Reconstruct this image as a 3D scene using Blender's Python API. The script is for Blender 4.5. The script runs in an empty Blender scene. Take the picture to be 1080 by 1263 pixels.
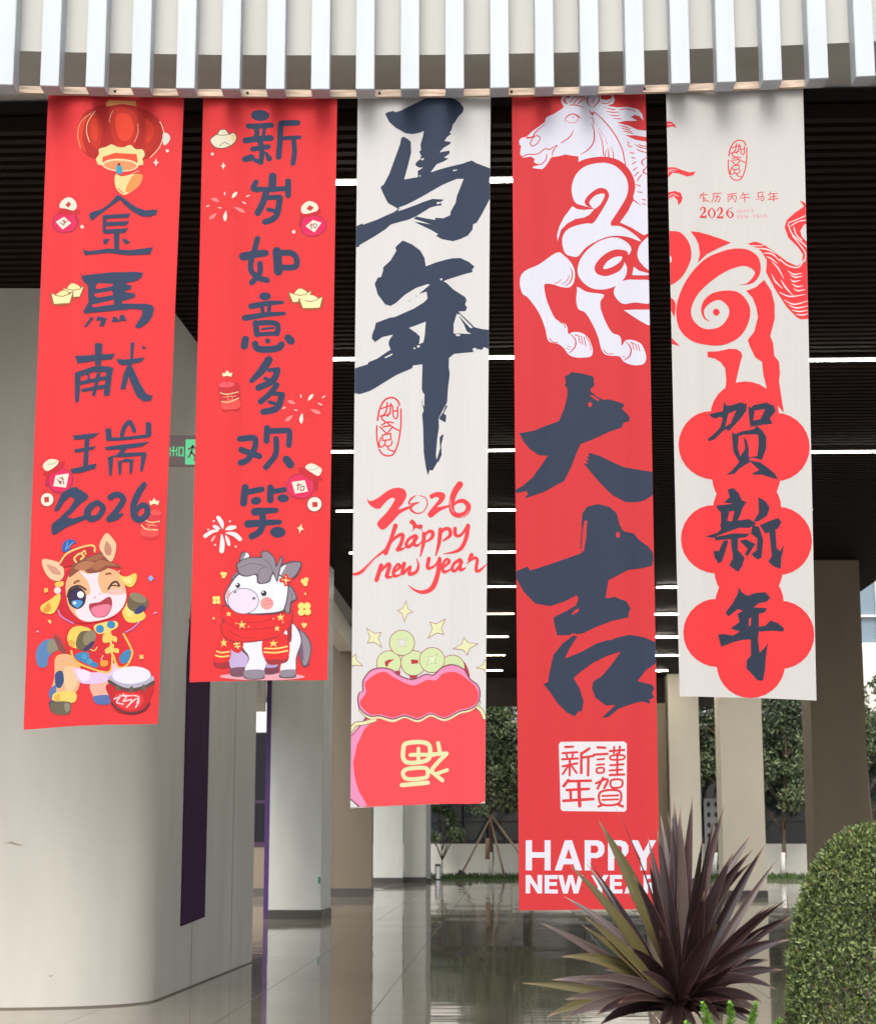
import bpy, bmesh, math, random
import numpy as np
from mathutils import Vector, Matrix
from mathutils.geometry import delaunay_2d_cdt

random.seed(7)
scene = bpy.context.scene
COL = scene.collection

# ------------------------------------------------------------------ camera
EYE = 1.5
F_PX = 2206.0                       # focal length in photo pixels (photo 1080 wide)
PITCH = math.atan((1030.0 - 631.5) / F_PX)
SP, CP = math.sin(PITCH), math.cos(PITCH)
cam_data = bpy.data.cameras.new("camera")
cam_data.sensor_fit = 'HORIZONTAL'
cam_data.sensor_width = 36.0
cam_data.lens = F_PX / 1080.0 * 36.0
cam_data.clip_start = 0.1
cam_data.clip_end = 2000.0
cam_data.dof.use_dof = True
cam_data.dof.focus_distance = 11.3
cam_data.dof.aperture_fstop = 7.1
cam = bpy.data.objects.new("camera", cam_data)
COL.objects.link(cam)
cam.location = (0.0, 0.0, EYE)
cam.rotation_euler = (math.pi / 2 + PITCH, 0.0, 0.0)
scene.camera = cam

# ------------------------------------------------------------------ daylight (bright overcast)
SUN_EL, SUN_AZ = math.radians(49), math.radians(6)      # sun behind the camera, high, a little to the left
world = bpy.data.worlds.new("World")
scene.world = world
world.use_nodes = True
nt = world.node_tree
bg = nt.nodes['Background']
sky = nt.nodes.new('ShaderNodeTexSky')
sky.sky_type = 'NISHITA'
sky.sun_disc = False
sky.sun_elevation = SUN_EL
sky.sun_rotation = math.pi + SUN_AZ
sky.air_density = 1.0
sky.dust_density = 4.0
sky.ozone_density = 1.0
hsv = nt.nodes.new('ShaderNodeHueSaturation')
hsv.inputs['Saturation'].default_value = 0.38
nt.links.new(sky.outputs['Color'], hsv.inputs['Color'])
nt.links.new(hsv.outputs['Color'], bg.inputs['Color'])
bg.inputs['Strength'].default_value = 0.15
sun_data = bpy.data.lights.new("sun", 'SUN')
sun_data.energy = 0.85
sun_data.angle = math.radians(24)
sun_data.color = (1.0, 0.96, 0.90)
sun = bpy.data.objects.new("sun", sun_data)
COL.objects.link(sun)
sun.location = (0, -5, 30)
sd = Vector((math.sin(SUN_AZ) * math.cos(SUN_EL), math.cos(SUN_AZ) * math.cos(SUN_EL), -math.sin(SUN_EL)))
sun.rotation_euler = sd.to_track_quat('-Z', 'Y').to_euler()
vs = scene.view_settings
vs.view_transform = 'Standard'
vs.look = 'None'
vs.gamma = 1.0
vs.exposure = 0.86
vs.use_curve_mapping = False

# ------------------------------------------------------------------ helpers
def ray(px, py):
    x = (px - 540.0) / F_PX
    u = -(py - 631.5) / F_PX
    return Vector((x, CP - u * SP, SP + u * CP))

def at(px, py, Y):
    d = ray(px, py)
    t = Y / d.y
    return Vector((d.x * t, Y, EYE + d.z * t))

def lin(c):
    c = c / 255.0
    return c / 12.92 if c <= 0.04045 else ((c + 0.055) / 1.055) ** 2.4

def tag(o, label=None, cat=None, group=None, kind=None):
    if label: o['label'] = label
    if cat: o['category'] = cat
    if group: o['group'] = group
    if kind: o['kind'] = kind
    return o

def empty(name, loc=(0, 0, 0)):
    o = bpy.data.objects.new(name, None)
    COL.objects.link(o)
    o.location = loc
    o.empty_display_size = 0.1
    return o

def link(name, me, parent=None):
    o = bpy.data.objects.new(name, me)
    COL.objects.link(o)
    if parent is not None:
        o.parent = parent
        o.matrix_parent_inverse = Matrix.Translation(-Vector(parent.location))
    return o

MATS = {}
def mat(name, rgb, rough=0.6, spec=0.4, noise=None, bump=None, metal=0.0, emit=None, coat=0.0, sheen=0.0):
    """noise=(scale, amount, stretch xyz): soft mottling of the base colour; bump=(scale, strength, stretch)"""
    if name in MATS: return MATS[name]
    m = bpy.data.materials.new(name)
    m.use_nodes = True
    t = m.node_tree
    p = t.nodes['Principled BSDF']
    p.inputs['Base Color'].default_value = (*rgb, 1)
    p.inputs['Roughness'].default_value = rough
    p.inputs['Specular IOR Level'].default_value = spec
    p.inputs['Metallic'].default_value = metal
    if coat: p.inputs['Coat Weight'].default_value = coat
    if sheen: p.inputs['Sheen Weight'].default_value = sheen
    if emit:
        p.inputs['Emission Color'].default_value = (*emit[0], 1)
        p.inputs['Emission Strength'].default_value = emit[1]
    geo = None
    def coords(stretch):
        g = t.nodes.new('ShaderNodeNewGeometry')
        mp = t.nodes.new('ShaderNodeMapping')
        mp.inputs['Scale'].default_value = stretch
        t.links.new(g.outputs['Position'], mp.inputs['Vector'])
        return mp.outputs['Vector']
    if noise:
        sc, am, st = noise
        n = t.nodes.new('ShaderNodeTexNoise')
        n.inputs['Scale'].default_value = sc
        n.inputs['Detail'].default_value = 5
        t.links.new(coords(st), n.inputs['Vector'])
        r = t.nodes.new('ShaderNodeValToRGB')
        r.color_ramp.elements[0].position = 0.3
        r.color_ramp.elements[1].position = 0.7
        r.color_ramp.elements[0].color = (*[max(0, c * (1 - am)) for c in rgb], 1)
        r.color_ramp.elements[1].color = (*[min(1, c * (1 + am)) for c in rgb], 1)
        t.links.new(n.outputs['Fac'], r.inputs['Fac'])
        t.links.new(r.outputs['Color'], p.inputs['Base Color'])
    if bump:
        sc, am, st = bump
        n = t.nodes.new('ShaderNodeTexNoise')
        n.inputs['Scale'].default_value = sc
        n.inputs['Detail'].default_value = 3
        t.links.new(coords(st), n.inputs['Vector'])
        b = t.nodes.new('ShaderNodeBump')
        b.inputs['Strength'].default_value = am
        b.inputs['Distance'].default_value = 0.01
        t.links.new(n.outputs['Fac'], b.inputs['Height'])
        t.links.new(b.outputs['Normal'], p.inputs['Normal'])
    MATS[name] = m
    return m

class MB:
    """collects boxes, tubes and polygons and links them as one mesh object"""
    def __init__(self): self.v = []; self.f = []; self.mi = []; self.smooth = []
    def add(self, verts, faces, mi=0, sm=False):
        b = len(self.v)
        self.v += [tuple(x) for x in verts]
        for f in faces:
            self.f.append([b + i for i in f]); self.mi.append(mi); self.smooth.append(sm)
    def box(self, x0, x1, y0, y1, z0, z1, mi=0):
        v = [(x, y, z) for z in (z0, z1) for y in (y0, y1) for x in (x0, x1)]
        self.add(v, [(0, 2, 3, 1), (4, 5, 7, 6), (0, 1, 5, 4), (2, 6, 7, 3), (1, 3, 7, 5), (0, 4, 6, 2)], mi)
    def tube(self, pts, rad, n=8, mi=0, cap=True):
        pts = [Vector(p) for p in pts]
        rings = []
        for i, p in enumerate(pts):
            d = (pts[min(i + 1, len(pts) - 1)] - pts[max(i - 1, 0)]).normalized()
            a = d.orthogonal().normalized() if i == 0 else (a - d * a.dot(d)).normalized()
            b = d.cross(a)
            r = rad[i] if isinstance(rad, (list, tuple)) else rad
            rings.append([p + a * (r * math.cos(2 * math.pi * k / n)) + b * (r * math.sin(2 * math.pi * k / n)) for k in range(n)])
        vs_ = [v for r in rings for v in r]
        fs = []
        for i in range(len(rings) - 1):
            for k in range(n):
                fs.append((i * n + k, i * n + (k + 1) % n, (i + 1) * n + (k + 1) % n, (i + 1) * n + k))
        if cap:
            fs.append(tuple(reversed(range(n)))); fs.append(tuple((len(rings) - 1) * n + k for k in range(n)))
        self.add(vs_, fs, mi, True)
    def prism(self, outline, z0, z1, mi=0, sm=False):
        n = len(outline)
        v = [(x, y, z0) for x, y in outline] + [(x, y, z1) for x, y in outline]
        self.add(v, [(i, (i + 1) % n, n + (i + 1) % n, n + i) for i in range(n)], mi, sm)
        self.add(v, [tuple(reversed(range(n))), tuple(range(n, 2 * n))], mi)
    def build(self, name, mats, parent=None, bevel=0.0):
        me = bpy.data.meshes.new(name)
        me.from_pydata(self.v, [], self.f)
        if not isinstance(mats, (list, tuple)): mats = [mats]
        for m in mats: me.materials.append(m)
        me.polygons.foreach_set('material_index', self.mi)
        me.polygons.foreach_set('use_smooth', self.smooth)
        me.update()
        if bevel:
            bm = bmesh.new(); bm.from_mesh(me)
            bmesh.ops.remove_doubles(bm, verts=bm.verts, dist=1e-5)
            bmesh.ops.bevel(bm, geom=bm.edges[:], offset=bevel, segments=2, affect='EDGES', clamp_overlap=True)
            bm.to_mesh(me); bm.free()
        return link(name, me, parent)

# ------------------------------------------------------------------ setting
H = EYE + 5.05                                  # ceiling height
M_floor = mat('polished_tile', (0.30, 0.28, 0.25), rough=0.05, spec=0.6)
YAW = math.radians(2.3)                          # the hall is turned a little to the camera
def hall(x, y):                                  # hall axes -> world
    c, s = math.cos(YAW), math.sin(YAW)
    return (x * c + y * s, -x * s + y * c)

def floor_material():
    m = M_floor
    t = m.node_tree; p = t.nodes['Principled BSDF']
    g = t.nodes.new('ShaderNodeNewGeometry')
    mp = t.nodes.new('ShaderNodeMapping')
    mp.inputs['Rotation'].default_value = (0, 0, YAW)
    t.links.new(g.outputs['Position'], mp.inputs['Vector'])
    br = t.nodes.new('ShaderNodeTexBrick')
    br.offset = 0.0
    br.inputs['Scale'].default_value = 1.0
    br.inputs['Brick Width'].default_value = 1.2
    br.inputs['Row Height'].default_value = 1.2
    br.inputs['Mortar Size'].default_value = 0.007
    br.inputs['Mortar Smooth'].default_value = 0.2
    br.inputs['Color1'].default_value = (0.46, 0.395, 0.305, 1)
    br.inputs['Color2'].default_value = (0.40, 0.345, 0.265, 1)
    br.inputs['Mortar'].default_value = (0.12, 0.105, 0.085, 1)
    t.links.new(mp.outputs['Vector'], br.inputs['Vector'])
    n = t.nodes.new('ShaderNodeTexNoise'); n.inputs['Scale'].default_value = 1.3; n.inputs['Detail'].default_value = 6
    t.links.new(mp.outputs['Vector'], n.inputs['Vector'])
    mx = t.nodes.new('ShaderNodeMix'); mx.data_type = 'RGBA'; mx.blend_type = 'MULTIPLY'
    mx.inputs['Factor'].default_value = 0.35
    t.links.new(br.outputs['Color'], mx.inputs['A']); t.links.new(n.outputs['Fac'], mx.inputs['B'])
    t.links.new(mx.outputs['Result'], p.inputs['Base Color'])
    # smears of damp and dust change the polish
    n2 = t.nodes.new('ShaderNodeTexNoise'); n2.inputs['Scale'].default_value = 0.8; n2.inputs['Detail'].default_value = 7
    t.links.new(mp.outputs['Vector'], n2.inputs['Vector'])
    rr = t.nodes.new('ShaderNodeMapRange'); rr.inputs['From Min'].default_value = 0.35; rr.inputs['From Max'].default_value = 0.7
    rr.inputs['To Min'].default_value = 0.02; rr.inputs['To Max'].default_value = 0.075
    t.links.new(n2.outputs['Fac'], rr.inputs['Value'])
    mr_ = t.nodes.new('ShaderNodeMix'); mr_.data_type = 'FLOAT'; mr_.inputs['B'].default_value = .22
    t.links.new(br.outputs['Fac'], mr_.inputs['Factor']); t.links.new(rr.outputs['Result'], mr_.inputs['A']); t.links.new(mr_.outputs['Result'], p.inputs['Roughness'])
    # every tile is laid a hair out of level, so reflections break at the joints
    dv = t.nodes.new('ShaderNodeVectorMath'); dv.operation = 'DIVIDE'; dv.inputs[1].default_value = (1.2, 1.2, 1.2)
    t.links.new(mp.outputs['Vector'], dv.inputs[0])
    fl = t.nodes.new('ShaderNodeVectorMath'); fl.operation = 'FLOOR'; t.links.new(dv.outputs[0], fl.inputs[0])
    wn = t.nodes.new('ShaderNodeTexWhiteNoise'); wn.noise_dimensions = '2D'; t.links.new(fl.outputs[0], wn.inputs['Vector'])
    sb = t.nodes.new('ShaderNodeVectorMath'); sb.operation = 'SUBTRACT'; sb.inputs[1].default_value = (.5, .5, .5)
    t.links.new(wn.outputs['Color'], sb.inputs[0])
    ml = t.nodes.new('ShaderNodeVectorMath'); ml.operation = 'MULTIPLY'; ml.inputs[1].default_value = (.006, .008, 0)
    t.links.new(sb.outputs[0], ml.inputs[0])
    ad = t.nodes.new('ShaderNodeVectorMath'); ad.operation = 'ADD'; ad.inputs[1].default_value = (0, 0, 1)
    t.links.new(ml.outputs[0], ad.inputs[0])
    nm = t.nodes.new('ShaderNodeVectorMath'); nm.operation = 'NORMALIZE'; t.links.new(ad.outputs[0], nm.inputs[0])
    mp2 = t.nodes.new('ShaderNodeMapping'); mp2.inputs['Scale'].default_value = (0.7, 2.6, 1)
    t.links.new(g.outputs['Position'], mp2.inputs['Vector'])
    n3 = t.nodes.new('ShaderNodeTexNoise'); n3.inputs['Scale'].default_value = 1.3; n3.inputs['Detail'].default_value = 1
    t.links.new(mp2.outputs['Vector'], n3.inputs['Vector'])
    b = t.nodes.new('ShaderNodeBump'); b.inputs['Strength'].default_value = 0.12; b.inputs['Distance'].default_value = 0.01
    t.links.new(nm.outputs[0], b.inputs['Normal'])
    t.links.new(n3.outputs['Fac'], b.inputs['Height']); t.links.new(b.outputs['Normal'], p.inputs['Normal'])
floor_material()

M_paving = mat('grey_paving', (0.17, 0.166, 0.155), rough=0.75, noise=(2.0, 0.2, (1, 1, 1)))
mb = MB(); mb.add([(-400, -200, -0.02), (400, -200, -0.02), (400, 700, -0.02), (-400, 700, -0.02)], [(0, 1, 2, 3)])
tag(mb.build('ground', M_paving), kind='structure')
mb = MB(); mb.add([(-20, 11.2, 0), (12, 11.2, 0), (12, 62.2, 0), (-20, 62.2, 0)], [(0, 1, 2, 3)])
tag(mb.build('hall_floor', M_floor), kind='structure')

# slatted dark ceiling with the roof slab above it
M_slat = mat('brown_slat', (0.017, 0.009, 0.0065), rough=0.7, spec=.15, noise=(6, 0.25, (0.2, 1, 1)))
M_board = mat('dark_board', (0.008, 0.006, 0.005), rough=0.8)
mb = MB()
c, s = math.cos(YAW), math.sin(YAW)
def rbox(mb, x0, x1, y0, y1, z0, z1, mi=0):
    v = []
    for z in (z0, z1):
        for y in (y0, y1):
            for x in (x0, x1):
                X, Y = hall(x, y); v.append((X, Y, z))
    mb.add(v, [(0, 2, 3, 1), (4, 5, 7, 6), (0, 1, 5, 4), (2, 6, 7, 3), (1, 3, 7, 5), (0, 4, 6, 2)], mi)
y = 12.2
while y < 58.3:
    rbox(mb, -20 if y < 23 else -3.6, 15.5 if y < 33 else 7.4, y, y + 0.085, H, H + 0.11)
    y += 0.165
rbox(mb, -20, 15.5, 12.15, 23, H + 0.13, H + 0.2, 1)
rbox(mb, -3.6, 15.5, 23.001, 33.1, H + 0.13, H + 0.2, 1)
rbox(mb, -3.6, 7.4, 33.101, 58.4, H + 0.13, H + 0.2, 1)
tag(mb.build('ceiling', [M_slat, M_board]), kind='structure')

M_wall = mat('cream_render', (0.66, 0.645, 0.585), rough=0.5, noise=(1.6, 0.07, (1.4, 1.4, 0.25)))
M_wall2 = mat('grey_white_render', (0.70, 0.73, 0.69), rough=0.5, noise=(2.5, 0.06, (1, 1, 0.3)))
M_sunny = mat('sunlit_cream_render', (0.82, 0.76, 0.62), rough=0.55, noise=(1.2, 0.05, (1, 1, 0.4)))  # paler than the wall cream: light on these columns is put into the colour
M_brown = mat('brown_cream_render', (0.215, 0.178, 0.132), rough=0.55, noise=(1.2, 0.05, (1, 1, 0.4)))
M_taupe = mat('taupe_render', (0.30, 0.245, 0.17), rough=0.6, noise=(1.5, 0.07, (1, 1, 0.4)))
M_plinth = mat('dark_plinth', (0.09, 0.085, 0.08), rough=0.4)
M_purple = mat('purple_board', (0.050, 0.011, 0.066), rough=0.75, spec=0.15)
M_violet = mat('violet_edge', (0.10, 0.05, 0.19), rough=0.45)
M_joint = mat('panel_joint', (0.22, 0.19, 0.15), rough=0.8)
M_white = mat('white_paint', (0.72, 0.71, 0.68), rough=0.6, noise=(0.8, 0.05, (1, 1, 1)))
M_roof = mat('roof_grey', (0.5, 0.5, 0.49), rough=0.7)

# canopy: fascia beam on a shallow curve, its fins and the roof slab
R_ARC, X_ARC, Y_ARC = 30.0, -0.74, 11.0
def arc(x, dy=0.0):
    return Y_ARC + dy - (x - X_ARC) ** 2 / (2 * R_ARC)
M_fin = mat('pale_aluminium', (0.445, 0.485, 0.51), rough=0.45, spec=0.5, noise=(3, 0.04, (3, 3, 0.5)))
M_fascia = mat('fascia_panel', (0.47, 0.468, 0.44), rough=0.6, noise=(1.5, 0.06, (1, 1, 0.3)))
canopy = empty('entrance_canopy', (0, 11.0, H))
tag(canopy, 'pale canopy edge with upright metal fins running across the top of the picture', 'canopy')
XS = [-9 + 0.5 * i for i in range(37)]
mb = MB()
front = [(x, arc(x, 0.0)) for x in XS]; back = [(x, arc(x, 0.335)) for x in reversed(XS)]
n = len(XS)
fv = [(x, y, H - 0.02) for x, y in front + back] + [(x, y, H + 2.3) for x, y in front + back]
N2 = 2 * n
fs = [(i, i + 1, N2 + i + 1, N2 + i) for i in range(N2 - 1)] + [(N2 - 1, 0, N2, 2 * N2 - 1)]
for i in range(n - 1):
    fs.append((i, N2 - 1 - i, N2 - 2 - i, i + 1)); fs.append((N2 + i, N2 + i + 1, 2 * N2 - 2 - i, 2 * N2 - 1 - i))
mb.add(fv, fs)
mb.build('fascia', M_fascia, canopy)
mb = MB(); mb.prism([(-20, 11.34), (16.5, 11.34), (16.5, 34.0), (9.0, 34.01), (9.9, 58.5), (-2.9, 58.5), (-2.9, 23.5), (-20, 23.5)], H + 0.22, H + 0.7); mb.build('roof_slab', M_roof, canopy)  # unseen slab, outline shaped to darken the near hall and let daylight in behind
Z_FIN = at(300, 109, arc(-1.2, -0.16)).z
FIN_D, FIN_W = 0.15, 0.118
fin_px = [8, 62, 116, 170, 224, 279, 333, 388, 441, 496, 551, 608, 660, 717, 774, 827, 883, 940, 997, 1058]
fin_x = [at(px, 100, 10.85).x for px in fin_px]
step = (fin_x[-1] - fin_x[0]) / (len(fin_x) - 1)
fin_x = [fin_x[0] + step * i for i in range(-12, len(fin_x) + 18)]
for x in fin_x:
    mb = MB()
    y1 = arc(x, -0.004)
    sl = -(x - X_ARC) / R_ARC
    hw = FIN_W / 2
    o = [(x - hw, y1 - FIN_D - sl * hw), (x + hw, y1 - FIN_D + sl * hw), (x + hw, y1 + sl * hw), (x - hw, y1 - sl * hw)]
    mb.prism(o, Z_FIN, H + 2.2)
    mb.build('fin', M_fin, canopy, bevel=0.004)

# timber batten hung behind the fins, carrying the banners
M_timber = mat('raw_timber', (0.55, 0.43, 0.33), rough=0.8, noise=(9, 0.35, (0.6, 6, 6)))
Z_RAIL = at(300, 120, 11.03).z
mb = MB()
rx = [at(20, 118, 11).x + i * (at(1003, 108, 10.85).x - at(20, 118, 11).x) / 24 for i in range(25)]
fv = []
for x in rx:
    for dy, z in ((0.015, Z_RAIL), (0.045, Z_RAIL), (0.045, Z_RAIL + 0.048), (0.015, Z_RAIL + 0.048)):
        fv.append((x, arc(x, dy), z))
fs = [(0, 1, 2, 3), (96 + 3, 96 + 2, 96 + 1, 96)]
for i in range(24):
    for k in range(4):
        fs.append((4 * i + k, 4 * (i + 1) + k, 4 * (i + 1) + (k + 1) % 4, 4 * i + (k + 1) % 4))
mb.add(fv, fs)
M_bolt = mat('bolt_steel', (0.06, 0.06, 0.06), rough=0.4, metal=0.8)
batten = empty('timber_batten', (0, 11.03, Z_RAIL))
tag(batten, 'long pale timber batten behind the fins that all five banners hang from', 'batten')
mb.build('beam', M_timber, batten)
for i in range(3, 24, 4):
    x = rx[i]
    mb = MB()
    mb.tube([(x, arc(x, 0.011), Z_RAIL + 0.024), (x, arc(x, 0.016), Z_RAIL + 0.024)], 0.009)
    mb.build('hanger', M_bolt, batten)

# curved wall on the left
def wl(Y):                                       # face of the straight return
    return -2.59 + 0.0713 * (Y - 16.86)
wall = empty('curved_wall', (-4, 18, 0))
tag(wall, 'big cream wall at left with a rounded corner and tall purple panel', 'wall')
out = [(-14, 16.35)]
for x in (-8, -6, -5, -4.4): out.append((x, 16.14 + 0.006 * (x + 3.9) ** 2))
for k in range(25):
    a = k / 24 * math.radians(90)
    out.append((-3.90 + (wl(16.94) + 3.90) * math.sin(a), 16.14 + 0.80 * (1 - math.cos(a))))
i_face = len(out)
out += [(wl(22.0), 22.0), (-6, 22.1), (-14, 22.1)]
mb = MB()
nn = len(out)
vv = [(x, y, 0) for x, y in out] + [(x, y, H) for x, y in out]
for i in range(nn):
    mb.add([vv[i], vv[(i + 1) % nn], vv[nn + (i + 1) % nn], vv[nn + i]], [(0, 1, 2, 3)], 0, False)
o = mb.build('wall_shell', M_wall, wall)
bm = bmesh.new(); bm.from_mesh(o.data); bmesh.ops.remove_doubles(bm, verts=bm.verts, dist=1e-4)
for f in bm.faces: f.smooth = True
for e in bm.edges:
    if len(e.link_faces) == 2 and e.calc_face_angle() > 0.5: e.smooth = False
bm.to_mesh(o.data); bm.free()
off = 0.004
mb = MB()                                        # thin dirty joint where wall meets floor
pts = [(x, y - 0.004) for x, y in out[1:i_face]] + [(wl(22) + 0.004, 22.0)]
for a, b in zip(pts[:-1], pts[1:]):
    mb.add([(a[0] + .002, a[1] - .002, 0.001), (b[0] + .002, b[1] - .002, 0.001), (b[0] + .002, b[1] - .002, 0.014), (a[0] + .002, a[1] - .002, 0.014)], [(0, 1, 2, 3)])
mb.build('floor_joint', M_joint, wall)
M_dirt = None
# purple panel standing 30 mm proud with a rounded shoulder
prof = [(17.9, .62), (19.05, .66), (19.05, 5.0), (18.85, 4.93), (18.62, 4.66), (18.4, 4.4), (18.2, 4.08), (18.03, 3.72), (17.94, 3.45), (17.9, 3.2)]
mb = MB()
a = [(wl(y) + 0.002, y, z) for y, z in prof]; b = [(wl(y) + 0.012, y, z) for y, z in prof]
k = len(prof)
mb.add(a + b, [tuple(range(k, 2 * k))] + [(i, (i + 1) % k, k + (i + 1) % k, k + i) for i in range(k)])
pp = mb.build('purple_panel', M_purple, wall)
mb = MB(); mb.add([(wl(17.91) + .015, 17.91, 3.62), (wl(19.05) + .015, 19.05, 3.62), (wl(19.05) + .015, 19.05, 3.64), (wl(17.91) + .015, 17.91, 3.64)], [(0, 1, 2, 3)])
mb.build('panel_seam', M_violet, pp)
mb = MB()
for Y0, z0, z1 in ((18.45, 0.0, .62), (20.6, 0.0, H)):
    x = wl(Y0) + .002
    mb.add([(x, Y0, z0), (x + .001, Y0 + .014, z0), (x + .001, Y0 + .014, z1), (x, Y0, z1)], [(0, 1, 2, 3)])
mb.build('panel_joint', M_joint, wall)
# scuffs
M_scuff = mat('scuff', (0.42, 0.30, 0.26), rough=0.8)
mb = MB()
for pts in ([(4, 1041), (14, 1038), (18, 1040), (30, 1043.5), (18, 1041.5), (13, 1039.5)], [(60, 1204), (66, 1203), (62, 1205.5)]):
    mb.add([tuple(at(px, py, 16.132)) for px, py in pts], [tuple(range(len(pts)))])
mb.build('scuff', M_scuff, wall)

# upper wall (over the side opening) running on to the back
zt = 1.5 + 30 / 13.3
mb = MB()
mb.prism([(wl(22.02) - .02, 22.02), (-3.2, 33.4), (-3.5, 33.4), (wl(22.02) - .35, 22.02)], zt, H)
tag(mb.build('upper_wall', M_wall), 'lintel wall over the slit between the curved wall and the violet edged column', 'wall')
mb = MB()
mb.prism([(-2.38, 34.25), (-2.13, 44.98), (-2.5, 44.98), (-2.75, 34.25)], 6.05, H)
tag(mb.build('upper_wall', M_wall), 'upper cream wall behind the grey white column, its top sloping along the dark ceiling', 'wall')

def column(px0, px1, Y, label, m, depth=0.8, top=H, plinth=0.16, name='column', skew=0.0, parts=None):
    x0, x1 = at(px0, 1100, Y).x, at(px1, 1100, Y).x
    r = empty(name, ((x0 + x1) / 2, Y, 0))
    tag(r, label, 'column', 'columns standing in the hall')
    mb = MB(); mb.prism([(x0, Y), (x1, Y), (x1 + skew, Y + depth), (x0 + skew, Y + depth)], plinth + .002, top)
    mb.build('shaft', m, r, bevel=0.008)
    mb = MB(); mb.prism([(x0 - .015, Y - .015), (x1 + .015, Y - .015), (x1 + skew + .015, Y + depth + .015), (x0 + skew - .015, Y + depth + .015)], 0, plinth)
    mb.build('plinth', M_plinth, r)
    return r, x0, x1

YA = 33.0
rA, xa0, xa1 = column(331, 396, YA, 'grey white column with a violet left edge below the pony banner', M_wall2, depth=1.2, skew=0.10)
mb = MB(); mb.prism([(xa0 - .09, YA + .03), (xa0 - .001, YA + .03), (xa0 - .001, YA + .6), (xa0 - .09, YA + .6)], 0.0, H); mb.build('violet_edge', M_violet, rA)
M_green = mat('green_sign', (0.05, 0.36, 0.20), rough=0.4)
M_signw = mat('sign_white', (0.75, 0.76, 0.74), rough=0.4)
p = at(395, 1088, YA)
mb = MB(); mb.box(xa1 - .06, xa1 - .01, YA - .03, YA - .004, p.z - .12, p.z + .12); o = mb.build('small_notice', M_signw, rA)
mb = MB(); mb.box(xa1 - .055, xa1 - .015, YA - .036, YA - .031, p.z - .03, p.z + .09); mb.build('green_field', M_green, o)

# wall end behind it, facing us
YB = 45.0
xb0, xb1, xb2 = at(340, 1100, YB).x, at(411, 1100, YB).x, at(458, 1100, YB).x
r = empty('end_wall', (xb1, YB, 0))
tag(r, 'brownish cream wall end with dark skirting right of the grey white column', 'wall')
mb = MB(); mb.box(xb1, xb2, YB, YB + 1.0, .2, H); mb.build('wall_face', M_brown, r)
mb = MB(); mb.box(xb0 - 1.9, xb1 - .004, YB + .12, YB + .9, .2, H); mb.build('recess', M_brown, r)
mb = MB(); mb.box(xb1 - .02, xb2 + .02, YB - .02, YB + 1.02, 0, .198); mb.box(xb0 - 1.9, xb1 - .024, YB + .1, YB + .92, 0, .198); mb.build('skirting', M_plinth, r)
wq0, wq1 = at(309, 1044, YB + .1), at(329, 860, YB + .1)
mb = MB()
mb.box(wq0.x, wq1.x, YB + .09, YB + .118, wq1.z - .12, wq1.z); mb.box(wq0.x, wq1.x, YB + .09, YB + .118, wq0.z, wq0.z + .10)
mb.box(wq0.x, wq1.x, YB + .09, YB + .118, wq0.z + 1.05, wq0.z + 1.12); mb.box(wq0.x, wq0.x + .08, YB + .092, YB + .117, wq0.z + .101, wq1.z - .121)
wnd = mb.build('window', mat('purple_frame', (0.05, 0.025, 0.06), rough=.5), r)
mb = MB(); mb.box(wq0.x + .081, wq1.x, YB + .105, YB + .112, wq0.z + .101, wq0.z + 1.049); mb.box(wq0.x + .081, wq1.x, YB + .105, YB + .112, wq0.z + 1.121, wq1.z - .9); mb.build('pane', mat('slit_glass', (0.02, 0.02, 0.025), rough=.08), wnd)
mb = MB(); mb.box(wq0.x + .081, wq1.x, YB + .104, YB + .111, wq1.z - .88, wq1.z - .121); mb.build('white_panel', M_signw if 'sign_white' in MATS else M_wall2, wnd)

column(460, 496.5, 57.2, 'pale column with grey base second from the garden edge, under the moneybag banner', M_wall2, plinth=.17)
column(497.5, 525, 58.0, 'pale narrow column right at the garden edge, under the moneybag banner', M_wall2, plinth=.17)
column(522, 531, 59.2, 'thin grey column edge beside the garden wall and path light', M_roof, plinth=.1, depth=.5)
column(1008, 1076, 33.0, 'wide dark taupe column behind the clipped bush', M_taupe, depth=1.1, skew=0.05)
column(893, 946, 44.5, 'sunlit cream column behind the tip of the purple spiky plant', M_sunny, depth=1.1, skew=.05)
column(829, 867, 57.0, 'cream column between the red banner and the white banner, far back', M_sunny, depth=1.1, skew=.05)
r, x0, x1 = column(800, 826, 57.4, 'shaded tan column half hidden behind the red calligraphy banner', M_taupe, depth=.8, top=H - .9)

# deep beam closing the ceiling at the garden edge
M_beam = mat('dark_beam', (0.05, 0.036, 0.030), rough=0.7)
zb = at(600, 871, 58.8).z
mb = MB(); mb.box(-3.4, 10.2, 58.55, 59.0, zb, H + .2)
tag(mb.build('edge_beam', M_beam), 'deep dark beam along the garden edge of the ceiling', 'beam')

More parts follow.
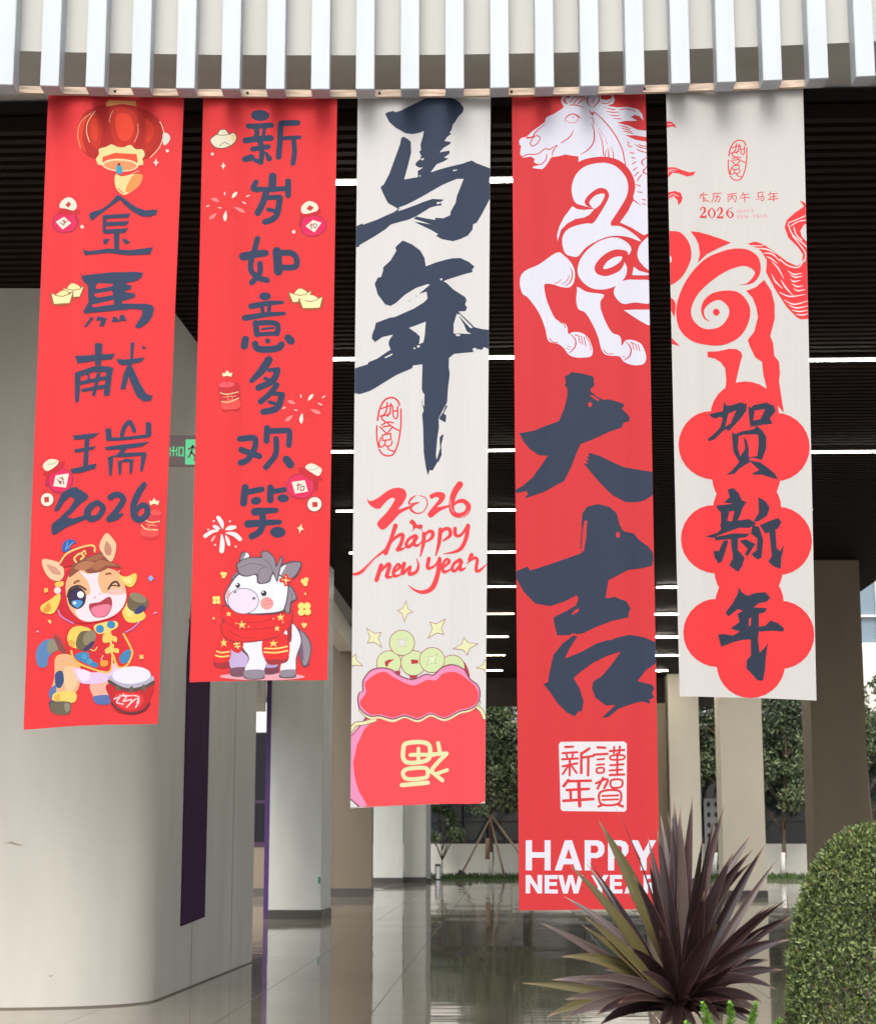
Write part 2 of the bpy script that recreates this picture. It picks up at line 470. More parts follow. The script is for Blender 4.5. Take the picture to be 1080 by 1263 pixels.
# ceiling strip lights
M_led = mat('led_strip', (0.9, 0.9, 0.9), emit=((1.0, 0.95, 0.86), 16.0))
M_ledw = mat('led_strip_warm', (0.9, 0.85, 0.7), emit=((1.0, 0.80, 0.52), 10.0))
M_ledr = mat('led_strip_bright', (0.9, 0.9, 0.9), emit=((1.0, 0.93, 0.80), 120.0))
M_trim = mat('led_trim', (0.03, 0.025, 0.02), rough=0.5)
rows = [(2.625, [(-1.25, 1.25)]), (3.667, [(-1.6, 1.2), (3.75, 8)]), (4.595, [(-1.6, 1.2), (4.35, 9)]), (5.471, [(-1.6, 1.3), (4.2, 5.86)]),
        (6.309, [(-1.6, 1.5)]), (7.214, [(-1.6, 1.6), (4.5, 6.4)]), (8.12, [(-1.6, 1.75), (4.8, 6.6)]), (9.08, [(-1.6, 1.8), (5.2, 6.8)]),
        (10.03, [(-1.5, 1.9), (5.7, 7.2)]), (10.98, [(-1.5, 2.0), (6.3, 7.1)]), (11.42, [(-1.5, 1.35)])]
ords = ['nearest', 'second', 'third', 'fourth', 'fifth', 'sixth', 'seventh', 'eighth', 'ninth', 'tenth', 'farthest']
for i, (R, segs) in enumerate(rows):
    Y = R * 5.05
    for j, (x0, x1) in enumerate(segs):
        cx, half = (x0 + x1) / 2, (x1 - x0) / 2
        L = empty('strip_light', (cx, Y, H))
        warm = i in (6, 8, 10)
        side = 'centre of the ceiling' if j == 0 else 'right side of the ceiling'
        tag(L, f'{"warm" if warm else "white"} glowing strip light in the {side}, {ords[i]} row from the front', 'ceiling light', 'strip lights in the slatted ceiling')
        tl = -math.sin(YAW)
        def strip(mb, hw, z0, z1, e=0):
            mb.add([(cx + a * (half + e), Y + a * half * tl + b * hw, z) for z in (z0, z1) for b in (-1, 1) for a in (-1, 1)],
                   [(0, 2, 3, 1), (4, 5, 7, 6), (0, 1, 5, 4), (2, 6, 7, 3), (1, 3, 7, 5), (0, 4, 6, 2)])
        mb = MB(); strip(mb, .07, H - .03, H + .04, .02); mb.build('housing', M_trim, L)
        mb = MB(); strip(mb, .021, H - .045, H - .031); mb.build('diffuser', M_ledr if (j and i >= 5) else (M_ledw if warm else M_led), L)
# round camera on the ceiling
p = at(1020, 624, 28.5)
cm = empty('dome_camera', (p.x, p.y, H))
tag(cm, 'small black dome camera under the dark ceiling at right', 'security camera')
M_black = mat('black_plastic', (0.012, 0.012, 0.013), rough=0.3)
mb = MB(); mb.tube([(p.x, p.y, H + .03), (p.x, p.y, p.z + .06)], [.09, .09], 14); mb.build('mount', M_black, cm)
mb = MB(); mb.tube([(p.x, p.y, p.z + .06), (p.x, p.y, p.z - .02), (p.x, p.y, p.z - .08), (p.x, p.y, p.z - .12)], [.14, .13, .09, .02], 14); mb.build('dome', M_black, cm)

# hanging exit sign
M_signp = mat('exit_panel', (0.34, 0.27, 0.28), rough=0.4)
M_exitg = mat('exit_green', (0.10, 0.55, 0.26), rough=0.4, emit=((0.16, 0.75, 0.36), 0.35))
YS = 15.6
s0, s1 = at(186, 556, YS), at(268, 556, YS)
zt_, zb_ = at(220, 537, YS).z, at(220, 574.5, YS).z
sg = empty('exit_sign', ((s0.x + s1.x) / 2, YS, zb_))
tag(sg, 'hanging exit sign with green characters between the two red cartoon banners', 'sign')
mb = MB(); mb.box(s0.x, s1.x, YS, YS + .05, zb_, zt_); mb.build('panel', M_signp, sg, bevel=.004)
for px in (196, 260):
    q = at(px, 537, YS); mb = MB(); mb.tube([(q.x, YS + .025, zt_), (q.x, YS + .025, H)], .012); mb.build('rod', M_bolt, sg)
def sign_bar(mb, x0, y0, x1, y1, w=2.0):
    a = at(x0, y0, YS); b = at(x1, y1, YS); d = Vector((b.x - a.x, 0, b.z - a.z)); L = d.length or 1e-6
    nrm = Vector((-d.z, 0, d.x)) / L * (w / 2 * YS / F_PX); e = d / L * (w / 2 * YS / F_PX)
    y = YS - .003
    mb.add([(a.x - e.x + nrm.x, y, a.z - e.z + nrm.z), (a.x - e.x - nrm.x, y, a.z - e.z - nrm.z), (b.x + e.x - nrm.x, y, b.z + e.z - nrm.z), (b.x + e.x + nrm.x, y, b.z + e.z + nrm.z)], [(0, 1, 2, 3)])
ch = MB()
for q in ((214, 551, 214, 562), (210, 552.5, 210, 556), (218, 552.5, 218, 556), (211.8, 556, 216.3, 556), (210, 558.5, 210, 562), (218, 558.5, 218, 562)): sign_bar(ch, *q, w=1.5)
ch.build('exit_character', M_exitg, sg)
ch = MB()
for q in ((221, 551.5, 221, 562.5), (226, 551.5, 226, 562.5), (222.8, 552.3, 224.3, 552.3), (222.8, 561.5, 224.3, 561.5)): sign_bar(ch, *q, w=1.6)
ch.build('exit_character', M_exitg, sg)
a, b = at(229, 542, YS), at(262, 573, YS)
mb = MB(); mb.box(a.x, b.x, YS - .006, YS - .001, b.z, a.z); gp = mb.build('pictogram_field', M_exitg, sg)
rm = MB()
for q in ((238, 550, 236, 558), (236, 558, 233, 564), (236, 558, 241, 563), (241, 563, 240, 568), (238, 551, 243, 555), (238, 551, 233, 554)): 
    x0, y0, x1, y1 = q
    sign_bar(rm, x0, y0, x1, y1, w=2.2)
rm.v = [(x, y - .006, z) for x, y, z in rm.v]
rm.build('running_figure', M_signp, gp)
# ------------------------------------------------------------------ garden and the building beyond
rng = np.random.default_rng(5)
M_grass = mat('grass_green', (0.06, 0.10, 0.03), rough=0.9, noise=(6, 0.4, (1, 1, 1)))
mb = MB(); mb.box(-30, 40, 62.22, 80, -0.02, 0.03); tag(mb.build('lawn_soil', M_grass), kind='structure')
n = 5000
gx = rng.uniform(-6, 22, n); gy = rng.uniform(62.25, 64.2, n); gh = rng.uniform(.05, .22, n); ga = rng.uniform(0, math.pi, n)
mb = MB()
vs_, fs_ = [], []
for i in range(n):
    dx, dy = .05 * math.cos(ga[i]), .05 * math.sin(ga[i])
    b = len(vs_)
    vs_ += [(gx[i] - dx, gy[i] - dy, .03), (gx[i] + dx, gy[i] + dy, .03), (gx[i] + rng.normal(0, .05), gy[i] + rng.normal(0, .03), .03 + gh[i])]
    fs_.append((b, b + 1, b + 2))
mb.add(vs_, fs_)
tag(mb.build('grass', M_grass), 'low dark grass strip along the foot of the garden wall', 'grass', kind='stuff')

M_glass = mat('dark_glass', (0.025, 0.034, 0.040), rough=0.06, spec=0.7)
M_frame = mat('window_frame', (0.03, 0.03, 0.032), rough=0.4)
M_pale = mat('pale_wall', (0.76, 0.73, 0.65), rough=0.8, noise=(1.0, 0.06, (1, 1, 1)))
M_bwin = mat('blue_window', (0.16, 0.22, 0.27), rough=0.12, spec=0.6)
YW = 65.0
bd = empty('garden_building', (6, YW, 0))
tag(bd, 'pale building behind the garden trees with a band of dark glass', 'building')
z1, z2 = at(580, 1041, YW).z, 4.9
mb = MB(); mb.box(-25, 40, YW, YW + .3, -0.02, z1); mb.box(-25, 13, YW, YW + .3, z2, 5.6); mb.box(13.001, 40, YW, YW + .3, z2, 8.4); mb.box(13.001, 40, YW, YW + .3, 11.2, 12); mb.box(-25, 40, YW + 8, YW + 8.3, 0, 5.6); mb.box(-25, 40, YW + .31, YW + 7.9, 5.3, 5.55); mb.box(13.001, 40, YW + .31, YW + 7.9, 11.6, 11.9)
mb.build('wall', M_pale, bd)
mb = MB(); mb.box(-25, 40, YW + .3, YW + 7.9, 0, .02); mb.build('inner_floor', M_plinth, bd)
x = -25
k = 0
while x < 40:
    w = MB(); w.box(x + .06, x + 2.1, YW + .12, YW + .14, z1 + .12, z2 - .06)
    pane = None
    f = MB(); f.box(x, x + .06, YW + .05, YW + .2, z1, z2); f.box(x + .06, x + 2.16, YW + .05, YW + .2, z1, z1 + .12); f.box(x + .06, x + 2.16, YW + .05, YW + .2, z2 - .06, z2); f.box(x + .06, x + 2.1, YW + .08, YW + .118, z1 + .75, z1 + .80)
    fo = f.build('window', M_frame, bd)
    w.build('pane', M_glass, fo)
    if x < 13: x += 2.16; continue
    f = MB(); f.box(x, x + .08, YW + .05, YW + .2, 8.4, 11.2); f.box(x + .08, x + 2.16, YW + .05, YW + .2, 9.35, 9.43)
    fo = f.build('upper_window', M_signw, bd)
    w = MB(); w.box(x + .08, x + 2.16, YW + .21, YW + .23, 8.4, 11.2); w.build('pane', M_bwin, fo)
    x += 2.16

# perforated grey screen glimpsed between the columns
M_screen = mat('grey_screen', (0.22, 0.22, 0.22), rough=0.6)
M_hole = mat('screen_hole', (0.02, 0.02, 0.02), rough=0.9)
def screen(px0, px1, label):
    a, b = at(px0, 1000, 63.9), at(px1, 1000, 63.9)
    zt, zb = at(px0, 985, 63.9).z, .15
    r = empty('perforated_screen', ((a.x + b.x) / 2, 63.9, 0)); tag(r, label, 'screen')
    mb = MB(); mb.box(a.x, b.x, 63.9, 63.96, zb, zt); mb.build('panel', M_screen, r)
    mb = MB()
    for i in range(int((b.x - a.x) / .27)):
        for j in range(int((zt - zb) / .36)):
            cx, cz = a.x + .16 + i * .27, zb + .25 + j * .36
            mb.add([(cx + .07 * math.cos(t), 63.896, cz + .10 * math.sin(t)) for t in [q * math.pi / 4 for q in range(8)]], [tuple(range(8))])
    mb.build('hole_pattern', M_hole, r)
screen(868, 892, 'grey perforated screen left of the sunlit cream column')

# trees -----------------------------------------------------------
M_bark = mat('bark', (0.10, 0.075, 0.05), rough=0.9, noise=(8, 0.3, (1, 1, 0.3)))
M_lime = mat('lime_wash', (0.66, 0.65, 0.60), rough=0.9, noise=(6, 0.1, (1, 1, 1)))
M_leafd = mat('leaf_dark', (0.034, 0.054, 0.024), rough=0.45, noise=(2, 0.4, (1, 1, 1)))
M_leafm = mat('leaf_mid', (0.080, 0.112, 0.048), rough=0.45, noise=(2, 0.4, (1, 1, 1)))
M_leafl = mat('leaf_light', (0.17, 0.205, 0.10), rough=0.5, noise=(2, 0.3, (1, 1, 1)))
LEAFM = [M_leafd, M_leafm, M_leafl]
def leaf_cards(centers, radii, per, size, r, squash=.8):
    """many little folded leaf quads spread through clumps"""
    vs_, fs_, mi = [], [], []
    for c, rad in zip(centers, radii):
        tone = r.choice([0, 0, 1, 1, 1, 2])
        for _ in range(per):
            d = r.normal(0, 1, 3); d /= np.linalg.norm(d)
            p = np.array(c) + d * rad * (r.uniform(.25, 1) ** .5) * np.array([1, 1, squash])
            a = r.normal(0, 1, 3); a /= np.linalg.norm(a)
            b = np.cross(a, r.normal(0, 1, 3)); b /= np.linalg.norm(b) + 1e-9
            L = size * r.uniform(.6, 1.3); w = L * .42
            k = len(vs_)
            q = np.cross(a, b) * w * .3
            vs_ += [p - a * L / 2, p + b * w / 2 + q, p + a * L / 2, p - b * w / 2 + q]
            fs_.append((k, k + 1, k + 2, k + 3))
            mi.append(int(np.clip(tone + r.choice([-1, 0, 0, 1]), 0, 2)))
    return vs_, fs_, mi
def tree(x, y, h, spread, seed, label, clumps=26, per=150, size=.2, zlow=.42, lime=True):
    r = np.random.default_rng(seed)
    t = empty('garden_tree', (x, y, 0)); tag(t, label, 'tree', 'trees in the garden')
    mb = MB()
    lean = r.normal(0, .06, 2)
    top = h * .75
    path = [(x + lean[0] * z + .03 * math.sin(z * 2), y + lean[1] * z, z) for z in np.linspace(0, top, 8)]
    tw_ = .085 if h > 4 else .022
    mb.tube(path, [(tw_ * (1 - .75 * i / 7)) for i in range(8)], 8)
    cs = []; rs = []
    for k in range(clumps):
        z = h * r.uniform(zlow, 1.0); f = (z / h - zlow) / (1 - zlow)
        rr = spread * (1 - .55 * f) * math.sqrt(r.uniform(.05, 1)); a = r.uniform(0, 2 * math.pi)
        cx, cy = x + rr * math.cos(a), y + rr * .6 * math.sin(a)
        cs.append((cx, cy, z)); rs.append(spread * r.uniform(.22, .42))
        if k % 2 == 0:
            s = path[min(7, max(2, int(7 * (z - .8) / top)))]
            mb.tube([s, ((s[0] + cx) / 2, (s[1] + cy) / 2, (s[2] + z) / 2 + .1), (cx, cy, z)], [.03, .02, .008], 5)
    tr = mb.build('trunk', M_bark, t)
    if lime:
        mb = MB(); mb.tube([path[0], (path[0][0] + lean[0] * .9, path[0][1] + lean[1] * .9, .9)], [.10, .09], 10); mb.build('lime_wash', M_lime, tr)
    v, f, mi = leaf_cards(cs, rs, per, size, r)
    mb = MB(); mb.add(v, f); mb.mi = mi
    mb.build('crown', LEAFM, t)
    return path
X = lambda px, Y=63: at(px, 1000, Y).x
tree(X(605), 63.2, 6.8, 1.9, 11, 'young tree with lime washed trunk and wooden props beside the moneybag banner', clumps=40, per=190, size=.18, zlow=.36)
tree(X(655), 64.0, 7.4, 2.3, 12, 'leafy tree mostly hidden behind the red calligraphy banner', clumps=30, per=150)
tree(X(880), 63.6, 7.2, 1.6, 13, 'dense dark tree between the two far cream columns', clumps=46, per=200)
tree(X(965), 63.4, 7.6, 2.3, 14, 'dense dark tree between the sunlit cream column and the taupe column', clumps=60, per=200, zlow=.34)
tree(X(1085), 63.6, 7.0, 1.7, 15, 'dense dark tree at the right edge behind the taupe column', clumps=30, per=170)
tree(X(545), 63.9, 3.0, .9, 16, 'small leafy tree left of the propped young tree', clumps=14, per=110, size=.16, lime=False)
tree(X(330, 70), 64.3, 6.0, 1.6, 17, 'tree seen through the slit beside the violet edged column', clumps=24, per=130)

M_stake = mat('stake_wood', (0.30, 0.22, 0.15), rough=0.85, noise=(5, 0.25, (1, 1, .2)))
TX = X(605)
for (p0, p1, lab) in (((567, 1082), (603, 1012), 'left sloping wooden prop of the young tree'), ((622, 1082), (604, 1008), 'middle wooden prop of the young tree, nearest upright'), ((648, 1050), (606, 1006), 'right wooden prop of the young tree, leaning widest')):
    a = at(p0[0], p0[1], 62.5); b = at(p1[0], p1[1], 63.12); a.z = max(a.z, .0)
    mb = MB(); mb.tube([tuple(a), tuple(b)], [.04, .032], 7)
    if p0[1] < 1070:
        mb = MB(); a = Vector((X(662), 62.7, 0.0)); mb.tube([tuple(a), tuple(b)], [.04, .032], 7)
    tag(mb.build('tree_prop', M_stake), lab, 'tree prop', 'wooden props round the young tree')
mb = MB(); q0 = at(601, 1060, 62.95); q1 = at(601, 1034, 62.95); mb.tube([tuple(q0), tuple(q1)], .075, 8)
tag(mb.build('trunk_wrap', mat('jute_wrap', (0.33, 0.20, 0.12), rough=.9)), 'brown wrapping tied round the young tree trunk', 'wrap')

# path light and flood light
M_lampm = mat('lamp_grey', (0.06, 0.06, 0.065), rough=0.4)
M_lampd = mat('lamp_diffuser', (0.80, 0.81, 0.84), rough=0.5)
p = at(540, 1082.5, 62.0); px, py = p.x, 62.0
L = empty('path_light', (px, py, 0)); tag(L, 'short square path light with white panel on the grass edge', 'lamp')
mb = MB(); mb.box(px - .10, px + .10, py, py + .18, .45, .52); mb.box(px - .10, px - .065, py, py + .18, .03, .448); mb.box(px + .065, px + .10, py, py + .18, .03, .448); mb.build('frame', M_lampm, L)
mb = MB(); mb.box(px - .062, px + .062, py + .01, py + .14, .03, .448); mb.build('diffuser', M_lampd, L)
p = at(567, 1082, 62.6); px = p.x
L = empty('flood_light', (px, 62.6, 0)); tag(L, 'small black flood light tilted up in the grass', 'lamp')
mb = MB(); mb.tube([(px, 62.6, 0), (px, 62.6, .12)], .02); mb.build('spike', M_black, L)
mb = MB(); mb.tube([(px - .03, 62.55, .12), (px + .06, 62.6, .26)], [.08, .11], 10); mb.build('head', M_black, L)

# a pale block with dark windows far off to the left, seen through the side opening
fb = empty('far_building', (-14, 74, 0)); tag(fb, 'pale far building with dark windows seen through the slit beside the purple panel', 'building')
mb = MB(); mb.box(-30, -6, 67, 70, 0, 1.2); mb.box(-30, -6, 67.05, 70, 4.2, 12); mb.build('wall', M_white, fb)
mb = MB(); mb.box(-30, -6, 67.2, 67.25, 1.2, 4.2); wn = mb.build('window', M_frame, fb)
mb = MB(); mb.box(-30, -6, 67.16, 67.19, 1.3, 4.1); mb.build('pane', M_glass, wn)
# ------------------------------------------------------------------ planting bed in front (just under the picture's edge)
M_soil = mat('soil', (0.06, 0.045, 0.032), rough=0.95, noise=(12, 0.4, (1, 1, 1)))
M_kerb = mat('granite_kerb', (0.33, 0.32, 0.31), rough=0.7, noise=(20, 0.2, (1, 1, 1)))
bedr = empty('raised_planter', (2.2, 7.3, 0)); tag(bedr, 'low granite planter holding the spiky plant and the clipped bush', 'planter')
mb = MB(); mb.box(.2, 4.6, 8.15, 8.3, 0, .60); mb.box(.2, 4.6, 5.9, 6.05, 0, .60); mb.box(.2, .35, 6.051, 8.149, 0, .60); mb.box(4.45, 4.6, 6.051, 8.149, 0, .60)
mb.build('kerb', M_kerb, bedr)
mb = MB(); mb.box(.351, 4.449, 6.051, 8.149, 0, .55); mb.build('soil', M_soil, bedr)

def leaf_mat(name, c0, c1, edge):
    """striped strap leaf: fine lengthwise streaks and a paler margin, from the leaf's own u coordinate"""
    m = bpy.data.materials.new(name); m.use_nodes = True
    t = m.node_tree; p = t.nodes['Principled BSDF']
    a = t.nodes.new('ShaderNodeAttribute'); a.attribute_name = 'leaf_uv'
    sep = t.nodes.new('ShaderNodeSeparateXYZ'); t.links.new(a.outputs['Vector'], sep.inputs['Vector'])
    mp = t.nodes.new('ShaderNodeMapping'); mp.inputs['Scale'].default_value = (14, 1.2, 1)
    t.links.new(a.outputs['Vector'], mp.inputs['Vector'])
    n = t.nodes.new('ShaderNodeTexNoise'); n.inputs['Scale'].default_value = 2.2; n.inputs['Detail'].default_value = 4
    t.links.new(mp.outputs['Vector'], n.inputs['Vector'])
    r = t.nodes.new('ShaderNodeValToRGB'); r.color_ramp.elements[0].position = .35; r.color_ramp.elements[1].position = .68
    r.color_ramp.elements[0].color = (*c0, 1); r.color_ramp.elements[1].color = (*c1, 1)
    t.links.new(n.outputs['Fac'], r.inputs['Fac'])
    ab = t.nodes.new('ShaderNodeMath'); ab.operation = 'ABSOLUTE'; t.links.new(sep.outputs['X'], ab.inputs[0])
    mr = t.nodes.new('ShaderNodeMapRange'); mr.inputs['From Min'].default_value = .86; mr.inputs['From Max'].default_value = .97
    t.links.new(ab.outputs[0], mr.inputs['Value'])
    mx = t.nodes.new('ShaderNodeMix'); mx.data_type = 'RGBA'
    t.links.new(mr.outputs['Result'], mx.inputs['Factor']); t.links.new(r.outputs['Color'], mx.inputs['A']); mx.inputs['B'].default_value = (*edge, 1)
    mt = t.nodes.new('ShaderNodeMapRange'); mt.inputs['From Min'].default_value = .90; mt.inputs['From Max'].default_value = .985
    t.links.new(sep.outputs['Y'], mt.inputs['Value'])
    m2 = t.nodes.new('ShaderNodeMix'); m2.data_type = 'RGBA'; m2.inputs['B'].default_value = (.22, .15, .09, 1)      # dry tips
    t.links.new(mt.outputs['Result'], m2.inputs['Factor']); t.links.new(mx.outputs['Result'], m2.inputs['A'])
    t.links.new(m2.outputs['Result'], p.inputs['Base Color'])
    p.inputs['Roughness'].default_value = .33; p.inputs['Specular IOR Level'].default_value = .5
    return m
LM = [leaf_mat('leaf_purple', (0.012, 0.008, 0.009), (0.038, 0.018, 0.018), (0.11, 0.054, 0.042)),
      leaf_mat('leaf_plum', (0.020, 0.011, 0.012), (0.080, 0.042, 0.038), (0.12, 0.07, 0.06)),
      leaf_mat('leaf_olive', (0.045, 0.040, 0.018), (0.17, 0.145, 0.05), (0.12, 0.06, 0.045)),
      leaf_mat('leaf_pink', (0.050, 0.034, 0.032), (0.13, 0.095, 0.085), (0.17, 0.11, 0.095))]
YP = 7.5
zc = at(838, 1252, YP)
cord = empty('cordyline', (zc.x, YP, .55))
tag(cord, 'spiky plant with long dark purple strap leaves in front of the red calligraphy banner', 'plant')
mb = MB(); mb.tube([(zc.x, YP, .5), (zc.x + .01, YP, zc.z - .05), (zc.x, YP, zc.z + .16)], [.04, .03, .02], 9); mb.build('stem', mat('cordyline_stem', (0.10, 0.07, 0.05), rough=.9), cord)
prng = random.Random(3)
# tip (zoom px of region 640,830 at .4074), bow in px (up +), depth offset of the tip, width px, material
LV = [(470, 385, 0, .10, 21, 0), (525, 375, -4, -.05, 19, 1), (490, 397, 6, .2, 17, 3), (622, 400, -10, .05, 19, 1), (715, 478, -22, .05, 19, 3), (708, 535, -26, -.12, 21, 0), (703, 575, -34, .05, 24, 0),
      (780, 700, 16, -.1, 21, 0), (830, 735, 16, .1, 21, 0), (822, 808, 20, -.15, 22, 0), (240, 447, 10, -.1, 23, 2), (150, 580, 16, -.2, 26, 2), (202, 560, 8, .15, 15, 0), (135, 677, 22, .05, 17, 3),
      (66, 758, 10, -.12, 15, 3), (128, 860, 26, -.25, 21, 2), (10, 940, 8, -.2, 14, 2), (100, 930, 14, -.1, 18, 3), (85, 1042, 22, -.3, 21, 2), (140, 990, 16, -.35, 19, 3), (130, 1050, 14, -.42, 18, 3),
      (450, 420, 2, .25, 15, 1), (428, 430, 4, .15, 17, 3), (418, 475, 3, 0, 19, 0), (290, 405, 16, -.02, 5, 1), (390, 500, 4, .12, 16, 1), (556, 495, -2, -.15, 22, 0), (648, 545, -10, -.2, 22, 0), (600, 760, -6, -.38, 25, 1),
      (478, 700, 2, -.35, 26, 1), (425, 780, 4, -.40, 24, 1), (345, 610, 8, -.25, 22, 0), (390, 560, 3, -.1, 20, 0), (330, 830, 10, -.38, 19, 0), (250, 800, 14, .2, 18, 0), (360, 900, 10, -.45, 18, 1), (300, 740, 8, .18, 16, 0),
      (760, 870, 18, .12, 19, 0), (800, 900, 22, -.28, 21, 0), (780, 960, 24, -.35, 20, 0), (690, 860, 10, -.35, 23, 1), (650, 800, 6, .2, 18, 0), (740, 1000, 18, -.42, 20, 0), (690, 700, -6, .25, 17, 1), (560, 660, 0, -.3, 24, 0), (520, 560, 2, .18, 19, 0),
      (200, 930, 20, -.38, 16, 3), (230, 1040, 14, -.48, 19, 0), (180, 1015, 16, .1, 17, 3), (300, 1000, 12, -.5, 18, 1), (260, 900, 14, .22, 15, 2), (455, 600, 1, .2, 18, 0), (600, 620, -6, .22, 18, 1), (500, 480, 0, .28, 15, 0),
      (465, 1092, 4, -.45, 20, 0), (520, 1100, 3, -.5, 21, 1), (565, 1085, 6, -.45, 19, 0), (425, 1078, 6, -.4, 18, 1), (610, 1062, 8, -.4, 18, 0)]
for _ in range(18):
    a_ = max(-.9, min(.8, prng.gauss(0, .45))); l_ = prng.uniform(360, 600) * (1 - .16 * abs(a_))
    LV.append((500 + l_ * math.sin(a_), 1010 - l_ * math.cos(a_), prng.uniform(2, 12) * (1 if abs(a_) > .3 else .3), prng.uniform(-.35, .35), prng.uniform(13, 20), prng.choice([0, 0, 0, 1, 1, 3, 2])))
for _ in range(11):
    a_ = prng.choice([-1, 1]) * prng.uniform(1.25, 2.1); l_ = prng.uniform(130, 270)
    LV.append((500 + l_ * math.sin(a_), 1020 - l_ * math.cos(a_), prng.uniform(10, 24), prng.uniform(-.5, .1), prng.uniform(13, 19), prng.choice([0, 0, 1, 1, 3])))
for i, (zx, zy, bow, dy, w, mi) in enumerate(LV):
    tx, ty = 640 + .4074 * zx, 830 + .4074 * zy
    tip = at(tx, ty, YP + dy)
    bx = 838 + prng.uniform(-7, 7) + (tx - 838) * .06; by = 1248 - prng.uniform(0, 20)
    base = at(bx, by, YP + dy * .12)
    dxp, dyp = tx - bx, ty - by; Lp = math.hypot(dxp, dyp)
    # bow perpendicular to the chord, upward
    nx, ny = dyp / Lp, -dxp / Lp
    if ny > 0: nx, ny = -nx, -ny
    if abs(dyp) > abs(dxp) * 2 and bow < 0: pass
    m_ = at((bx + tx) / 2 + nx * abs(bow) * 1.4, (by + ty) / 2 + ny * abs(bow) * 1.4, YP + dy * .5 - .03)
    K = 16
    P0, P1, P2 = base, m_, tip
    pts = [(1 - s) ** 2 * P0 + 2 * s * (1 - s) * P1 + s * s * P2 for s in [k / K for k in range(K + 1)]]
    tw = prng.uniform(-.75, .75)
    vs_, fs_, uv = [], [], []
    for k, p in enumerate(pts):
        s = k / K
        d = (pts[min(k + 1, K)] - pts[max(k - 1, 0)]).normalized()
        view = Vector((math.sin(tw + .5 * s), -math.cos(tw + .5 * s), .35))
        side = d.cross(view).normalized(); nor = side.cross(d).normalized()
        if nor.y > 0: nor = -nor
        prof_ = (.42 + .58 * min(1, s / .38)) if s < .38 else (1 - ((s - .38) / .62) ** 2.0)
        hw = max(.0006, w * .84 / 2 * YP / F_PX * prof_)
        vd = .34 * hw
        for q in (-1, -.5, 0, .5, 1):
            v = p + side * (hw * q) + nor * (vd * (abs(q) - .5) + .0)
            vs_.append(v); uv.append((q, s, i * .37))
        if k:
            b = (k - 1) * 5
            for q in range(4): fs_.append((b + q, b + q + 1, b + 6 + q, b + 5 + q))
    mb = MB(); mb.add(vs_, fs_, 0, True)
    o = mb.build('leaf', LM[mi], cord)
    at_ = o.data.attributes.new('leaf_uv', 'FLOAT_VECTOR', 'POINT')
    at_.data.foreach_set('vector', [c_ for u_ in uv for c_ in u_])

# clipped bush ------------------------------------------------------
YBU = 7.0
cx = at(1087, 1263, YBU).x; sc = YBU / F_PX
prof_px = [(1019, 2), (1022, 20), (1029, 36), (1040, 50), (1057, 64), (1080, 77), (1110, 89), (1145, 98), (1185, 105), (1230, 110), (1263, 113), (1330, 112), (1370, 104)]
pz = [at(1087, a, YBU).z for a, _ in prof_px]; pr = [b * sc for _, b in prof_px]
bush = empty('clipped_bush', (cx, YBU, .55)); tag(bush, 'rounded clipped green bush of tiny leaves at the lower right corner', 'bush')
mb = MB(); mb.tube([(cx, YBU, .5), (cx, YBU, 1.3)], [.03, .015], 8)
br = np.random.default_rng(9)
for k in range(26):
    z = br.uniform(.75, 1.35); a = br.uniform(0, 6.28); r = np.interp(-z, [-q for q in pz], pr) * .9
    mb.tube([(cx, YBU, z - .15), (cx + r * .5 * math.cos(a), YBU + r * .5 * math.sin(a), z - .05), (cx + r * math.cos(a), YBU + r * math.sin(a), z + .02)], [.008, .005, .002], 4)
mb.build('stem', M_bark, bush)
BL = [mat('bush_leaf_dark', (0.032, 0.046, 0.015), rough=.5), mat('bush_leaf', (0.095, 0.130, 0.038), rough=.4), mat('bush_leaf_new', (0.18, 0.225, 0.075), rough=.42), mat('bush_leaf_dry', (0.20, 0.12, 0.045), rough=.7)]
vs_, fs_, mi = [], [], []
zmin, zmax = pz[-1], pz[0]
N = 70000
lump = br.uniform(0, 6.28, (6, 3))
